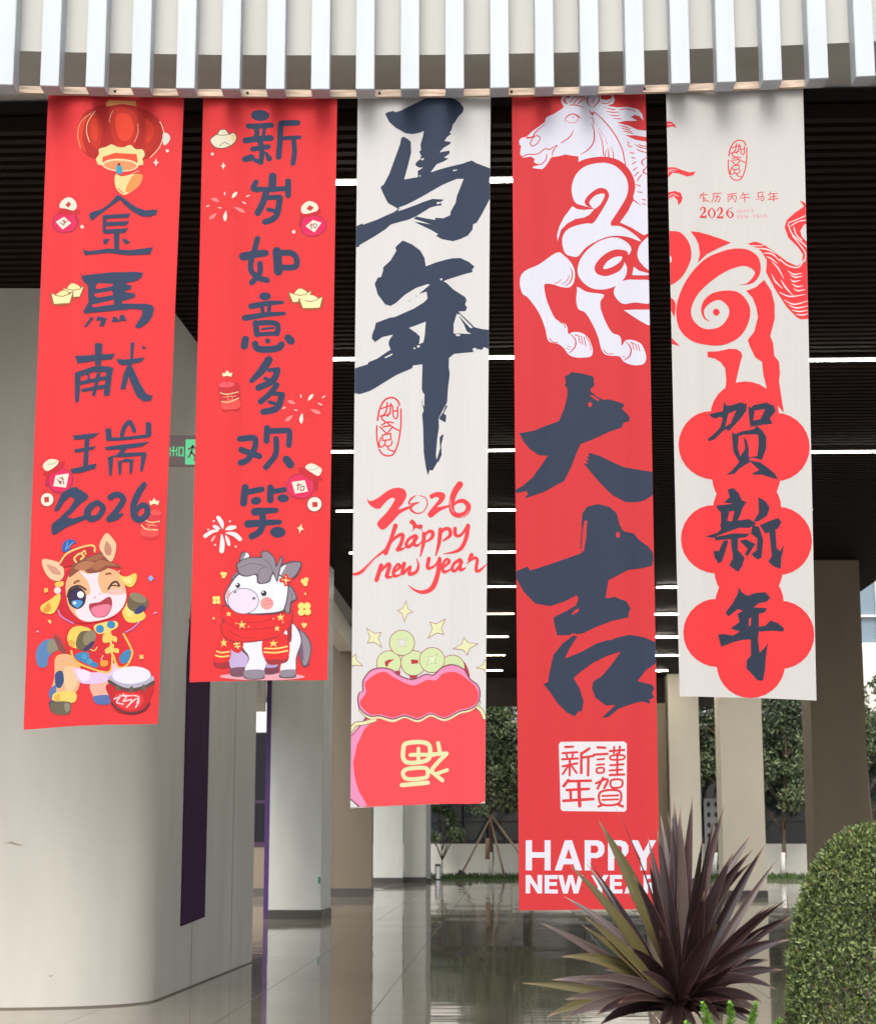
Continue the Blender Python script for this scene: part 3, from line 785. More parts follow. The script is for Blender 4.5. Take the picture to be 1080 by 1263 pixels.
for k in range(N):
    z = zmax - (zmax - zmin) * br.uniform(0, 1) ** 1.15
    a = br.uniform(0, 2 * math.pi)
    if math.sin(a) > .55 and br.uniform() < .7: continue        # fewer leaves on the far side
    r0 = float(np.interp(-z, [-q for q in pz], pr))
    wob = 1 + .022 * math.sin(5 * a + 9 * z + 1) + .020 * math.sin(11 * a - 17 * z) + .030 * math.sin(17 * a + 29 * z + 2 * math.sin(5 * a)) * math.sin(41 * z - 9 * a) + .02 * math.sin(37 * a) * math.sin(83 * z)
    depth = br.uniform() ** 1.7
    r = r0 * wob * (1 - .22 * depth) + br.normal(0, .004)
    p = np.array([cx + r * math.cos(a), YBU + r * math.sin(a), z + br.normal(0, .004) - .012 * depth])
    out = np.array([math.cos(a), math.sin(a), .25 + 1.8 * max(0, (z - zmax + .12) / .12)]); out /= np.linalg.norm(out)
    d = out * br.uniform(.1, .7) + np.array([0, 0, .55]) + br.normal(0, .55, 3); d /= np.linalg.norm(d)
    b = np.cross(d, out + br.normal(0, .55, 3)); b /= np.linalg.norm(b) + 1e-9
    nn_ = np.cross(b, d)
    L = br.uniform(.011, .025); w = L * br.uniform(.36, .5)
    q = len(vs_)
    vs_ += [p, p + d * L * .45 + b * w / 2 + nn_ * w * .18, p + d * L, p + d * L * .45 - b * w / 2 + nn_ * w * .18, p + d * L * .5]
    fs_ += [(q, q + 1, q + 4), (q + 1, q + 2, q + 4), (q, q + 4, q + 3), (q + 4, q + 2, q + 3)]
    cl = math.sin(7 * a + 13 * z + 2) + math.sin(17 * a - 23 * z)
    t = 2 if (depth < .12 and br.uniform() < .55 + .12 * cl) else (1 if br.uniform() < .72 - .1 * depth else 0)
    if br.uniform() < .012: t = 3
    mi += [t] * 4
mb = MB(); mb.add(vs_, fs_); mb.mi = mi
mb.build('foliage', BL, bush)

# bright fern tips at the bottom edge --------------------------------
M_fern = mat('fern_green', (0.17, 0.36, 0.04), rough=.45)
YF = 6.7
f0 = at(905, 1330, YF)
fern = empty('fern', (f0.x, YF, .55)); tag(fern, 'bright green fern tips at the bottom edge between spiky plant and bush', 'fern')
for (bx, by, tx, ty) in ((890, 1320, 866, 1238), (905, 1322, 900, 1238), (915, 1322, 932, 1238), (880, 1325, 846, 1262), (930, 1325, 962, 1258)):
    a, b = at(bx, by, YF), at(tx, ty, YF - .06)
    base = Vector((f0.x + (a.x - f0.x) * .3, YF, .54))
    vs_, fs_ = [], []
    K = 90
    for k in range(K):
        s = .2 + .8 * k / (K - 1)
        p = base.lerp(a, min(1, s * 2)) if s < .5 else a.lerp(b, (s - .5) * 2)
        d = ((b - a) if s >= .5 else (a - base)).normalized()
        u_ = d.orthogonal().normalized(); v_ = d.cross(u_)
        ln = .034 * min(1, (1.04 - s) * 4.5) ** .6
        for q_ in range(7):
            an = prng.uniform(0, 6.283)
            o_ = (u_ * math.cos(an) + v_ * math.sin(an))
            tp = p + (o_ + d * prng.uniform(.5, 1.0)).normalized() * ln * prng.uniform(.7, 1.15)
            w_ = o_.cross(d) * .0032
            q = len(vs_)
            m_ = (p + tp) / 2
            vs_ += [p, m_ + w_, tp, m_ - w_]; fs_.append((q, q + 1, q + 2, q + 3))
    mb = MB(); mb.add(vs_, fs_); mb.tube([tuple(base), tuple(a), tuple(b)], [.004, .003, .001], 5)
    mb.build('frond', M_fern, fern)
# ------------------------------------------------------------------ banners: cloth and print engine
INK = {}
def hexc(h): return tuple(int(h[i:i + 2], 16) for i in (0, 2, 4))
def ink(h):
    """printed ink on matt polyester, colour given as sRGB hex"""
    if h not in INK:
        rgb = tuple(min(.80, lin(v) * .64 + .003) for v in hexc(h))
        r_, g_, b_ = rgb
        if r_ > .45 and g_ < .16 and b_ < .16: rgb = (min(.8, r_ * 1.08), g_ * .66, b_ * .66)      # saturated festival red
        elif r_ > .3 and g_ < .05: rgb = (r_ * 1.04, g_ * .74, b_ * .74)
        elif b_ > r_ * 1.5 and b_ < .25: rgb = (r_ * .54, g_ * .54, b_ * .56)                       # dark navy
        INK[h] = mat('ink_' + h, rgb, rough=.7, spec=.22, noise=(5, .016, (9, 9, .5)), bump=(60, .05, (3, 3, 1)))
    return INK[h]

def spline(pts, closed, n=6):
    out = []; N_ = len(pts)
    rngi = range(N_) if closed else range(N_ - 1)
    for i in rngi:
        g = (lambda k: pts[k % N_]) if closed else (lambda k: pts[min(max(k, 0), N_ - 1)])
        p0, p1, p2, p3 = g(i - 1), g(i), g(i + 1), g(i + 2)
        for k in range(n):
            t = k / n
            out.append(tuple(.5 * (2 * b + (c_ - a) * t + (2 * a - 5 * b + 4 * c_ - d) * t * t + (3 * b - a - 3 * c_ + d) * t ** 3) for a, b, c_, d in zip(p0, p1, p2, p3)))
    if not closed: out.append(tuple(pts[-1]))
    return out

def parse(s): return [tuple(float(v) for v in q.split(',')) for q in s.split()]
def circle(cx, cy, rx, ry=None, rot=0, n=28):
    ry = rx if ry is None else ry
    c_, s_ = math.cos(rot), math.sin(rot); o = []
    for k in range(n):
        a = 2 * math.pi * k / n; x, y = rx * math.cos(a), ry * math.sin(a)
        o.append((cx + x * c_ - y * s_, cy + x * s_ + y * c_))
    return o
def stroke(pts, flat=False):
    """pts with width -> list of convex polygons"""
    out = []
    for (x0, y0, w0), (x1, y1, w1) in zip(pts[:-1], pts[1:]):
        d = math.hypot(x1 - x0, y1 - y0)
        if d < 1e-6: continue
        nx, ny = -(y1 - y0) / d, (x1 - x0) / d
        out.append([(x0 + nx * w0 / 2, y0 + ny * w0 / 2), (x1 + nx * w1 / 2, y1 + ny * w1 / 2), (x1 - nx * w1 / 2, y1 - ny * w1 / 2), (x0 - nx * w0 / 2, y0 - ny * w0 / 2)])
    if not flat or len(pts) > 2:
        for k, (x, y, w) in enumerate(pts):
            if flat and k in (0, len(pts) - 1): continue
            if w > .5: out.append(circle(x, y, w / 2, n=12))
    return out
def star4(x, y, r, k=.28, rot=0):
    o = []
    for i in range(8):
        a = i * math.pi / 4 + rot; q = r if i % 2 == 0 else r * k * 1.25
        if i % 4 == 2: q *= .72
        o.append((x + q * math.sin(a), y - q * math.cos(a)))
    return o

WK = {'42567a': 1.14, 'e8525a': 1.10, 'e05058': 1.3}       # brush weight of some inks
def art(Z, text):
    """tiny drawing language, coordinates in a tracing window Z=(x0,y0,scale) -> [(colour, [polygons in photo px])]"""
    x0, y0, s = Z[:3]; sy = Z[3] if len(Z) > 3 else s
    layers = []
    for line in text.strip().splitlines():
        line = line.strip()
        if not line: continue
        head, _, body = line.partition('|')
        h = head.split(); op, col = h[0], h[1]
        pts = parse(body)
        if op == 'P': polys = [pts]
        elif op == 'S': polys = [spline(pts, True)]
        elif op in 'LFKM':
            w = float(h[2]) * WK.get(col, 1.0); pts = [(p[0], p[1], p[2] * WK.get(col, 1.0)) if len(p) == 3 else (p[0], p[1], w) for p in pts]
            if op in 'FM': polys = stroke(pts, op == 'F')
            else: polys = stroke(spline(pts, False) if op == 'L' else spline(pts, True) + [pts[0]])
        elif op == 'C': polys = [circle(p[0], p[1], float(h[2])) for p in pts]
        elif op == 'E': polys = [circle(p[0], p[1], float(h[2]), float(h[3]), math.radians(float(h[4]) if len(h) > 4 else 0)) for p in pts]
        elif op == 'T': polys = [star4(p[0], p[1], float(h[2]), rot=math.radians(float(h[3])) if len(h) > 3 else 0) for p in pts]
        polys = [[(x0 + x * s, y0 + y * sy) for x, y in ((q[0], q[1]) for q in pl)] for pl in polys]
        if layers and layers[-1][0] == col: layers[-1][1].extend(polys)
        else: layers.append((col, polys))
    return layers

class Banner:
    def __init__(self, label, TL, TR, BR, BL, cloth_hex, seed, amp, bottom=None):
        q0, q1 = at(TL[0], 400, 11.0), at(TR[0], 400, 11.0)
        y0, y1 = arc(at(TL[0], TL[1], 11).x, .070), arc(at(TR[0], TR[1], 11).x, .070)
        a, b = at(TL[0], TL[1], y0), at(TR[0], TR[1], y1)
        self.o = Vector((a.x, a.y, 0)); e = Vector((b.x - a.x, b.y - a.y, 0)); self.W = e.length; self.e = e.normalized()
        self.n = Vector((self.e.y, -self.e.x, 0))             # towards the camera
        self.corners = [self.uz(*TL), self.uz(*TR), self.uz(*BR), self.uz(*BL)]
        ztop = Z_RAIL + .03
        self.corners[0] = (self.corners[0][0], ztop); self.corners[1] = (self.corners[1][0], ztop)
        us = [c_[0] for c_ in self.corners]; zs = [c_[1] for c_ in self.corners]
        self.u0, self.u1, self.z0, self.z1 = min(us) - .02, max(us) + .02, min(zs) - .03, max(zs) + .02
        self.ku = np.linspace(self.u0, self.u1, 25); self.kz = np.linspace(self.z0, self.z1, 15)
        r = np.random.default_rng(seed)
        self.ph = r.uniform(0, 6.28, 8); self.k = r.uniform(.8, 1.25, 8); self.amp = amp * 1.8
        self.D = np.array([[self.disp(u, z) for z in self.kz] for u in self.ku])
        self.root = empty('hanging_banner', (a.x, a.y, Z_RAIL)); tag(self.root, label, 'banner', 'banners hanging from the batten')
        self.level = 0
        bl, br = self.corners[3], self.corners[2]
        outline = [self.corners[0], self.corners[1], br]
        bot = bottom or []
        outline += [(bl[0] + (br[0] - bl[0]) * t, bl[1] + (br[1] - bl[1]) * t + dz) for t, dz in bot]
        outline.append(bl)
        self.mesh('cloth', [(ink(cloth_hex), [outline])], clip=False, lift=False)
    def uz(self, px, py):
        d = ray(px, py); o = Vector((0, 0, EYE))
        t = (self.o - o).dot(self.n) / d.dot(self.n)
        P = o + d * t
        return ((P - self.o).dot(self.e), P.z)
    def disp(self, u, z):
        t = (self.z1 - z) / (self.z1 - self.z0); x = u / self.W
        # f(u) + g(z): every grid cell stays flat, so prints lie exactly on the cloth
        v = .9 * math.sin(6.28 * self.k[0] * x * 1.1 + self.ph[0]) + .55 * math.sin(6.28 * self.k[1] * x * 2.0 + self.ph[1]) + .30 * math.sin(6.28 * self.k[2] * x * 3.4 + self.ph[2])
        return self.amp * (v + 1.6 * math.sin(3.1 * t + self.ph[3]) * t)
    def interp(self, u, z):
        i = min(max(int((u - self.u0) / (self.ku[1] - self.ku[0])), 0), 23); j = min(max(int((z - self.z0) / (self.kz[1] - self.kz[0])), 0), 13)
        fu = (u - self.ku[i]) / (self.ku[1] - self.ku[0]); fz = (z - self.kz[j]) / (self.kz[1] - self.kz[0])
        D = self.D
        return D[i, j] * (1 - fu) * (1 - fz) + D[i + 1, j] * fu * (1 - fz) + D[i, j + 1] * (1 - fu) * fz + D[i + 1, j + 1] * fu * fz
    def normal(self, u, z):
        h = .004
        du = (self.disp(u + h, z) - self.disp(u - h, z)) / (2 * h); dz = (self.disp(u, z + h) - self.disp(u, z - h)) / (2 * h)
        return (self.n - self.e * du - Vector((0, 0, dz))).normalized()
    def mesh(self, name, layers, clip=True, lift=True, label=None):
        VV, FF, MI, mats_ = [], [], [], []
        c_ = self.corners
        for m, polys in layers:
            if lift: self.level += 1
            off = .0004 + .00003 * self.level if lift else 0
            pts, faces = [], []
            for pl in polys:
                if sum(p[0] * q[1] - q[0] * p[1] for p, q in zip(pl, pl[1:] + pl[:1])) < 0: pl = pl[::-1]
                b = len(pts); pts += [Vector(p) for p in pl]; faces.append(list(range(b, b + len(pl))))
            try:
                vo, eo, fo, _a, _b, of = delaunay_2d_cdt(pts, [], faces, 1, 1e-6)
                fo = [f for f, g in zip(fo, of) if len(g)]
            except Exception as ex:
                print('cdt', name, ex); continue
            bm = bmesh.new()
            bv = [bm.verts.new((v.x, v.y, 0)) for v in vo]
            for f in fo:
                try: bm.faces.new([bv[i] for i in f])
                except ValueError: pass
            if clip:
                for k in range(4):
                    p, q = Vector((*c_[k], 0)), Vector((*c_[(k + 1) % 4], 0))
                    d = (q - p).normalized(); nn = Vector((-d.y, d.x, 0))
                    mid = Vector((sum(x[0] for x in c_) / 4, sum(x[1] for x in c_) / 4, 0))
                    if (mid - p).dot(nn) > 0: nn = -nn
                    bmesh.ops.bisect_plane(bm, geom=bm.verts[:] + bm.edges[:] + bm.faces[:], plane_co=p - nn * .0006, plane_no=nn, clear_outer=True, dist=1e-6)
            if not bm.faces: bm.free(); continue
            x0 = min(v.co.x for v in bm.verts); x1 = max(v.co.x for v in bm.verts); y0 = min(v.co.y for v in bm.verts); y1 = max(v.co.y for v in bm.verts)
            for u in self.ku:
                if x0 < u < x1: bmesh.ops.bisect_plane(bm, geom=bm.verts[:] + bm.edges[:] + bm.faces[:], plane_co=(u, 0, 0), plane_no=(1, 0, 0), dist=1e-6)
            for z in self.kz:
                if y0 < z < y1: bmesh.ops.bisect_plane(bm, geom=bm.verts[:] + bm.edges[:] + bm.faces[:], plane_co=(0, z, 0), plane_no=(0, 1, 0), dist=1e-6)
            bm.verts.ensure_lookup_table(); bm.verts.index_update()
            b = len(VV)
            for v in bm.verts: VV.append((v.co.x, v.co.y, off))
            if m not in mats_: mats_.append(m)
            k = mats_.index(m)
            for f in bm.faces:
                ids = [b + v.index for v in f.verts]
                if f.normal.z < 0: ids.reverse()
                FF.append(ids); MI.append(k)
            bm.free()
        if not FF: return None
        P3, NN = [], []
        for u, z, off in VV:
            P = self.o + self.e * u + self.n * (self.interp(u, z) + off); P.z = z
            P3.append(P); NN.append(self.normal(u, z))
        # keep the winding so that faces look at the camera
        me = bpy.data.meshes.new(name)
        me.from_pydata(P3, [], FF)
        for m in mats_: me.materials.append(m)
        me.polygons.foreach_set('material_index', MI)
        me.polygons.foreach_set('use_smooth', [True] * len(FF))
        me.update()
        if me.polygons[0].normal.dot(self.n) < 0: me.flip_normals()
        me.normals_split_custom_set_from_vertices(NN)
        o = link(name, me, self.root)
        if label: o['label'] = label
        return o
    def draw(self, name, Z, text, label=None):
        lay = [(ink(col), [[self.uz(x, y) for x, y in pl] for pl in polys]) for col, polys in art(Z, text)]
        return self.mesh(name, lay, label=label)
# ------------------------------------------------------------------ banner 1: lantern, golden horse greeting, drumming cartoon pony
R1 = 'e4454a'; NV = '475c80'
b1 = Banner('red banner at far left with lantern, blue characters and a cartoon pony beating a drum', (58.7, 121), (227, 122), (194.5, 893), (28, 900), R1, 21, .007, [(.8, .004), (.6, .010), (.4, .008), (.2, .003)])
a1 = (20, 110, .2037); a2 = (20, 320, .2037); a3 = (20, 490, .2037); a4 = (20, 650, .20576)
b1.draw('printed_lantern', a1, '''
S b92c24 | 540,95 700,95 830,150 893,240 880,320 810,405 720,430 500,430 410,385 372,285 400,170 460,120
S e0512c | 470,135 405,190 372,270 388,350 428,388 405,320 407,250 432,180
S cf3c26 | 455,165 500,160 520,250 500,360 455,330 440,240
S e25030 | 462,190 488,184 500,255 484,315 460,290
S cc3826 | 590,120 700,120 745,230 700,350 610,350 570,230
S e85634 | 612,150 680,150 712,225 684,300 628,300 602,225
S c23424 | 755,140 815,160 862,240 835,345 770,380 772,260
S dc4a2e | 780,180 815,195 838,245 815,310 785,320 788,250
L f6c9a0 5 | 478,138 437,200 428,260 446,325
L f2b48c 4 | 585,130 570,165 565,200
L f2b48c 4 | 735,205 736,260 715,315
L f6d8b8 5 | 870,195 892,260 870,345 812,412
L f0b080 4 | 455,150 395,200 374,280 392,360
P eda060 | 540,88 560,68 722,65 727,97 640,86 548,105
S efdf9c | 485,425 503,395 503,365 545,350 578,334 615,348 650,348 690,333 722,358 764,362 777,395 763,420 768,442 740,458 520,462 492,444
P ea6a44 | 525,412 600,384 728,388 735,440 525,455
E f4dfb0 108 39 | 630,458
E ec9a66 98 30 | 630,460
C 7a3428 9 | 622,454
S 3aa6c4 | 607,465 636,465 641,505 610,509
S f4dc98 | 603,515 640,525 700,512 763,518 742,580 682,625 645,636 607,602 596,552
S f09a54 | 690,540 715,516 765,517 742,578 690,618 660,612
L c24a34 5 | 618,600 640,622 650,626
L f6e6b0 3 | 680,520 720,498 745,494
''')
b1.draw('printed_sparkle', a1, '''
S e4e0d4 | 888,270 915,266 932,292 918,325 892,335
C f0e4d8 9 | 915,372
T e4dccf 26 | 846,443
C f0d6c8 11 | 402,838
''')
PURSE = '''
S c22c55 | {0}
S e62f74 | {1}
S d6304a | {2}
'''
b1.draw('printed_moneybag', a1, '''
S b4304c | 215,800 250,748 345,748 382,800 356,858 292,872 236,852
S e62f74 | 224,798 257,756 340,755 372,800 350,850 290,863 240,844
P b93248 | 360,765 388,802 372,812 352,785
S c9303f | 252,736 300,722 388,740 372,762 280,764
S e9e6d3 | 262,712 275,676 316,656 355,676 369,714 350,738 300,724
P c6423e | 298,702 318,682 335,698 318,720
P eeead9 | 238,800 290,773 335,815 282,850
M 8c4a40 6 | 268,805 282,820
M 8c4a40 6 | 282,795 300,812
M a04038 6 | 292,790 290,825
M a04038 6 | 300,805 312,800
''')
b1.draw('printed_ingots', a2, '''
S a3603a | 279,171 315,181 338,144 386,166 414,165 388,234 342,236
P f2eab4 | 284,176 315,186 390,183 410,170 386,230 345,231
S f3e9a2 | 312,180 340,150 382,166 388,183 346,190
M a3603a 5 | 315,186 345,192 392,184
S a3603a | 208,200 245,210 286,185 326,204 350,202 328,273 226,273
P f0eeb0 | 214,206 250,220 322,216 345,206 325,268 229,268
S f3e9a2 | 240,217 285,190 320,211 280,224
M a3603a 5 | 238,218 282,226 326,214
''')
b1.draw('printed_moneybag', a3, '''
S b4304c | 182,500 236,428 322,448 350,510 302,580 224,574
S e62f74 | 198,500 240,436 320,455 340,510 300,568 230,564
P b93248 | 182,480 200,478 188,545 172,530
S c9303f | 158,462 220,420 295,390 282,432 215,472
S ece7ca | 160,412 200,376 255,385 246,415 187,446
M b79c70 4 | 190,405 225,405 250,390
P eeead9 | 240,476 323,466 305,551 226,540
M a04038 6 | 250,500 275,520
M a04038 6 | 262,490 290,500
K a04038 6 | 262,515 275,512 272,528
M a04038 6 | 280,485 292,530
''')
b1.draw('printed_coin', a3, '''
C a3504a 43 | 187,620
C f1eed8 39 | 187,620
P c34a40 | 166,606 198,602 200,634 172,638
''')
b1.draw('printed_firecracker', a3, '''
S d8434c | 752,770 766,735 872,690 876,740 856,850 760,850
S f46a68 | 812,690 850,684 876,698 870,712 826,712
S f16460 | 765,790 858,800 850,842 762,838
L f2d69a 6 | 772,742 815,758 868,752
L f2d69a 6 | 758,776 790,800 858,804
M f0a070 5 | 790,770 850,780
M f0a070 5 | 800,785 830,768
P f8ecc2 | 806,628 824,630 836,610 846,628 868,630 858,655 836,645 812,655
''')
b1.draw('brush_character', a1, '''
P 475c80 | 612,637 645,655 600,690 540,735 457,803 443,765 450,752 520,728 570,690
P 475c80 | 605,638 635,646 720,708 780,732 855,728 848,758 810,772 760,768 700,735 650,692
P 475c80 | 525,765 690,748 680,775 545,786
P 475c80 | 525,770 551,770 543,862 525,866
P 475c80 | 550,805 685,795 665,822 548,830
P 475c80 | 530,852 680,838 655,868 530,878
P 475c80 | 590,865 626,865 622,975 595,975
P 475c80 | 530,910 570,905 545,942 528,936
P 475c80 | 640,900 665,906 690,925 670,937 650,925
P 475c80 | 405,978 450,985 560,965 680,972 830,957 810,1000 680,1003 560,992 420,1010
''')
b1.draw('brush_character', a2, '''
P 475c80 | 395,105 420,100 580,78 720,72 768,80 760,105 730,128 655,142 700,158 690,180 650,193 722,206 715,230 640,250 640,264 780,268 820,276 836,296 825,345 800,382 760,410 735,418 718,405 760,340 765,305 700,298 560,315 415,333 410,315 440,265 436,160 410,140
P e4454a | 487,160 500,147 587,150 580,163 500,182 485,180
P e4454a | 478,212 580,192 588,215 500,234 475,224
P e4454a | 458,280 590,246 592,272 470,294
P 475c80 | 455,352 473,356 430,412 412,412
P 475c80 | 495,347 550,358 532,408 505,405 516,374 485,372
P 475c80 | 577,380 590,345 608,350 625,377
P 475c80 | 620,372 632,332 650,335 670,370
''')
b1.draw('brush_character', a2, '''
P 475c80 | 360,588 420,586 600,570 580,605 480,618 375,635
P 475c80 | 478,512 500,508 524,514 515,645 480,642
P 475c80 | 358,692 396,690 384,860 372,870 360,868
P 475c80 | 360,690 480,648 560,648 588,658 585,682 470,686 375,720
P 475c80 | 548,658 586,660 565,826 530,826
P 475c80 | 490,690 515,690 480,830 460,828
P 475c80 | 390,742 560,703 555,727 390,766
P 475c80 | 395,790 550,755 545,782 400,808
P 475c80 | 430,695 445,700 455,745 440,750
P 475c80 | 608,600 650,605 782,593 755,622 640,642 615,625
P 475c80 | 693,507 706,497 716,505 705,620 660,785 630,785 650,690 690,600
P 475c80 | 670,650 705,650 750,750 790,815 828,828 815,858 770,860 730,830 690,740
P 475c80 | 755,522 790,535 770,546
''')
b1.draw('brush_character', a3, '''
P 475c80 | 348,236 505,217 470,250 355,263
P 475c80 | 355,320 485,298 470,318 360,341
P 475c80 | 418,255 447,255 436,420 408,420
P 475c80 | 330,440 380,428 490,402 480,434 400,460 345,466
P 475c80 | 540,192 575,188 580,248 545,248
P 475c80 | 540,246 620,242 820,222 800,246 620,262 550,266
P 475c80 | 785,155 805,148 818,160 820,238 785,238
L 475c80 26 | 640,228 655,180 685,148 705,178 714,202
P 475c80 | 538,302 640,285 810,270 760,300 640,314 545,321
P 475c80 | 640,308 672,308 640,345 612,345
P 475c80 | 555,365 590,350 578,475 565,476
P 475c80 | 560,362 650,335 785,333 790,352 650,362
P 475c80 | 758,345 792,345 765,450 750,450
P 475c80 | 615,390 640,385 635,465 620,466
P 475c80 | 615,390 660,371 712,375 705,392 640,392
P 475c80 | 685,380 712,378 700,460 685,462
''')
b1.draw('brush_numerals', a3, '''
P 475c80 | 275,590 300,572 330,555 365,545 385,560 420,580 442,600 430,622 390,650 345,700 310,728 345,738 400,722 448,700 425,742 370,765 300,795 245,830 222,834 214,815 216,770 260,738 330,670 358,622 330,605 292,640 265,682 240,696 232,680 252,640
L 475c80 38 | 495,638,30 527,670,34 500,722,34 452,738,40 432,702,42 455,662,40 495,638,30
L 475c80 36 | 570,606 605,588 640,600 645,630 605,690 568,732
L 475c80 34 | 562,740,36 610,725,32 640,705,16
L 475c80 40 | 775,530,34 735,590,42 710,660,40 718,722,44 752,742,40 792,710,38 790,665,36 758,655,32 728,690,24
''')
b1.draw('printed_pony', a4, '''
S 5b86b8 | 215,672 152,690 116,750 124,822 152,843 184,832 195,782 236,742 258,705
S 8f8a78 | 200,676 250,690 285,722 236,746 196,760 184,712
S 8c4a46 | 225,648 262,668 290,720 300,760 262,742 240,700
S eab484 | 240,780 330,770 387,850 377,960 340,1002 262,1012 210,990 230,900
S f3c89c | 290,850 350,840 372,900 350,970 300,980
S 4d6ca4 | 236,880 276,865 288,922 266,966 238,952
S 5878b0 | 205,970 240,950 236,1010 215,1040 196,1010
S f2d36c | 224,1002 280,988 332,985 363,1006 350,1050 282,1057 222,1046
S e8b450 | 232,1012 262,1004 262,1040 232,1040
S 58708a | 196,1050 235,1046 240,1100 210,1108
S 6d6450 | 212,1052 320,1050 330,1085 315,1122 252,1127 214,1107
S 948a72 | 290,1062 320,1062 322,1095 300,1112
S f0b4a0 | 445,940 552,910 572,1000 545,1030 470,1026
S 5a74b0 | 465,1016 562,1010 556,1060 480,1060
S e6c8ea | 350,845 480,872 622,800 612,880 522,932 430,942 378,926
S f2e0f4 | 366,855 440,870 430,920 385,915
S d8333c | 300,640 342,600 480,580 600,562 652,640 692,732 682,800 640,842 600,832 580,792 560,862 480,852 380,817 330,772 298,740
L f0c05c 12 | 332,745 352,800 430,842 556,868 576,762
L f0c05c 12 | 582,772 608,838 660,830 692,772 690,732 642,640 602,566
L f0b858 9 | 298,818 350,830 400,832
S 3f86b8 | 362,762 430,752 442,792 492,822 470,842 400,812 358,790
C 4ea0c8 17 | 408,778 440,806
S 3f86b8 | 618,782 652,742 686,740 672,802 632,818
S d8333c | 600,520 662,470 700,560 722,592 660,632 608,622
L c888d0 8 | 655,630 700,605 735,572
L c888d0 8 | 255,500 275,540 345,580
S f0d060 | 632,492 664,452 720,470 766,512 772,546 722,572 658,562
S f4dc80 | 650,480 690,470 700,520 670,540
S 6f6248 | 680,408 722,394 782,430 792,466 742,517 668,482
E 8f8468 52 26 22 | 730,425
S 4c5a96 | 706,515 745,470 778,490 740,520
S f0d060 | 308,672 330,614 380,595 442,612 462,650 400,722 338,722
S e8b04c | 320,680 352,690 345,720 318,710
S 6f6248 | 362,682 390,630 450,628 477,662 450,732 402,747 364,722
E 8f8468 34 50 30 | 440,665
S 62467a | 400,740 450,690 470,690 440,735
S f0d878 | 470,590 590,563 602,602 500,642
C 3a8ac0 24 | 502,612 568,586
S f0d068 | 520,650 552,622 552,612 575,650 600,660 600,690 570,680 552,692 520,690
S f0d068 | 532,735 560,715 560,700 585,705 585,725 612,730 610,755 575,748 540,760
M f0d068 12 | 560,610 572,760
L f0a8a0 7 | 520,770 510,795 530,810
S f0a040 | 505,805 545,800 545,830 510,835
L f2c870 6 | 445,735 470,742 485,720
S cf2b3c | 268,300 300,268 380,240 600,250 662,350 667,442 602,532 470,574 350,574 258,500 248,420
S f2b888 | 303,330 350,270 480,243 600,263 647,340 657,430 602,512 480,563 400,563 330,503 303,420
S f2e2ea | 385,270 440,285 500,258 490,320 522,398 600,378 657,402 642,472 580,532 482,564 400,562 358,512 380,430 442,402 432,330
S f4c0b4 | 560,372 640,372 640,402 560,405
S 8e4f3c | 320,292 350,213 430,178 478,163 520,148 562,160 542,195 602,220 632,245 570,240 500,272 430,278 398,255 330,302
S b87858 | 350,250 400,210 470,215 440,250 400,262
S b06c4c | 450,240 500,200 560,210 600,232 540,232 490,260
S a86448 | 420,200 480,170 540,165 500,195 450,205
S f2c8a0 | 540,38 582,75 600,120 572,207 520,162 500,110
S c98a74 | 540,85 572,130 562,172 530,152
S f2c8a0 | 158,193 230,205 277,230 290,290 255,327 200,307 163,250
S d49a84 | 182,225 240,245 272,287 220,280
S c9303a | 262,222 300,150 400,113 462,120 472,167 400,190 340,232 288,242
L f2cc78 11 | 265,218 308,162 400,122 464,114 472,150
L f2d478 11 | 362,214 352,190 385,162 408,178 390,196
L f2d478 8 | 395,160 412,145 420,165
S 2f62b0 | 278,132 288,95 330,76 364,96 330,110 320,147 286,152
M 6aa2e0 7 | 300,140 312,95
M 6aa2e0 7 | 310,130 345,95
S 3b2a30 | 313,430 326,382 378,362 418,402 412,462 372,494 328,472
S 4c3c70 | 326,432 340,392 386,380 410,420 402,460 366,485 336,466
S 4f9ad4 | 336,450 372,440 402,452 374,486 346,474
C ffffff 20 | 388,408
C ffffff 9 | 352,458
L 3b2a30 11 | 310,420 328,372 378,355 420,378
L 3b2a30 11 | 552,372 574,338 600,328 618,352
L 3b2a30 7 | 568,352 592,350 612,354
L 9c6038 14 | 352,338 366,328 378,326
L 9c6038 12 | 540,283 555,278 566,280
S b23a48 | 440,465 500,450 560,418 574,470 542,532 480,543 448,512
S f0809c | 452,490 520,465 567,472 540,527 480,540
M c88890 6 | 470,425 476,422
M c88890 6 | 500,402 506,400
S f0d060 | 150,470 200,440 260,402 266,440 232,512 190,522 148,502
S e89a3c | 160,500 195,455 210,490 185,515
S f0d060 | 618,290 660,298 716,278 720,322 690,360 648,342
S f4e08c | 640,305 690,300 690,335 655,335
C f6dcd8 21 | 250,382
S f0c860 | 238,335 285,330 280,358 240,358
''')
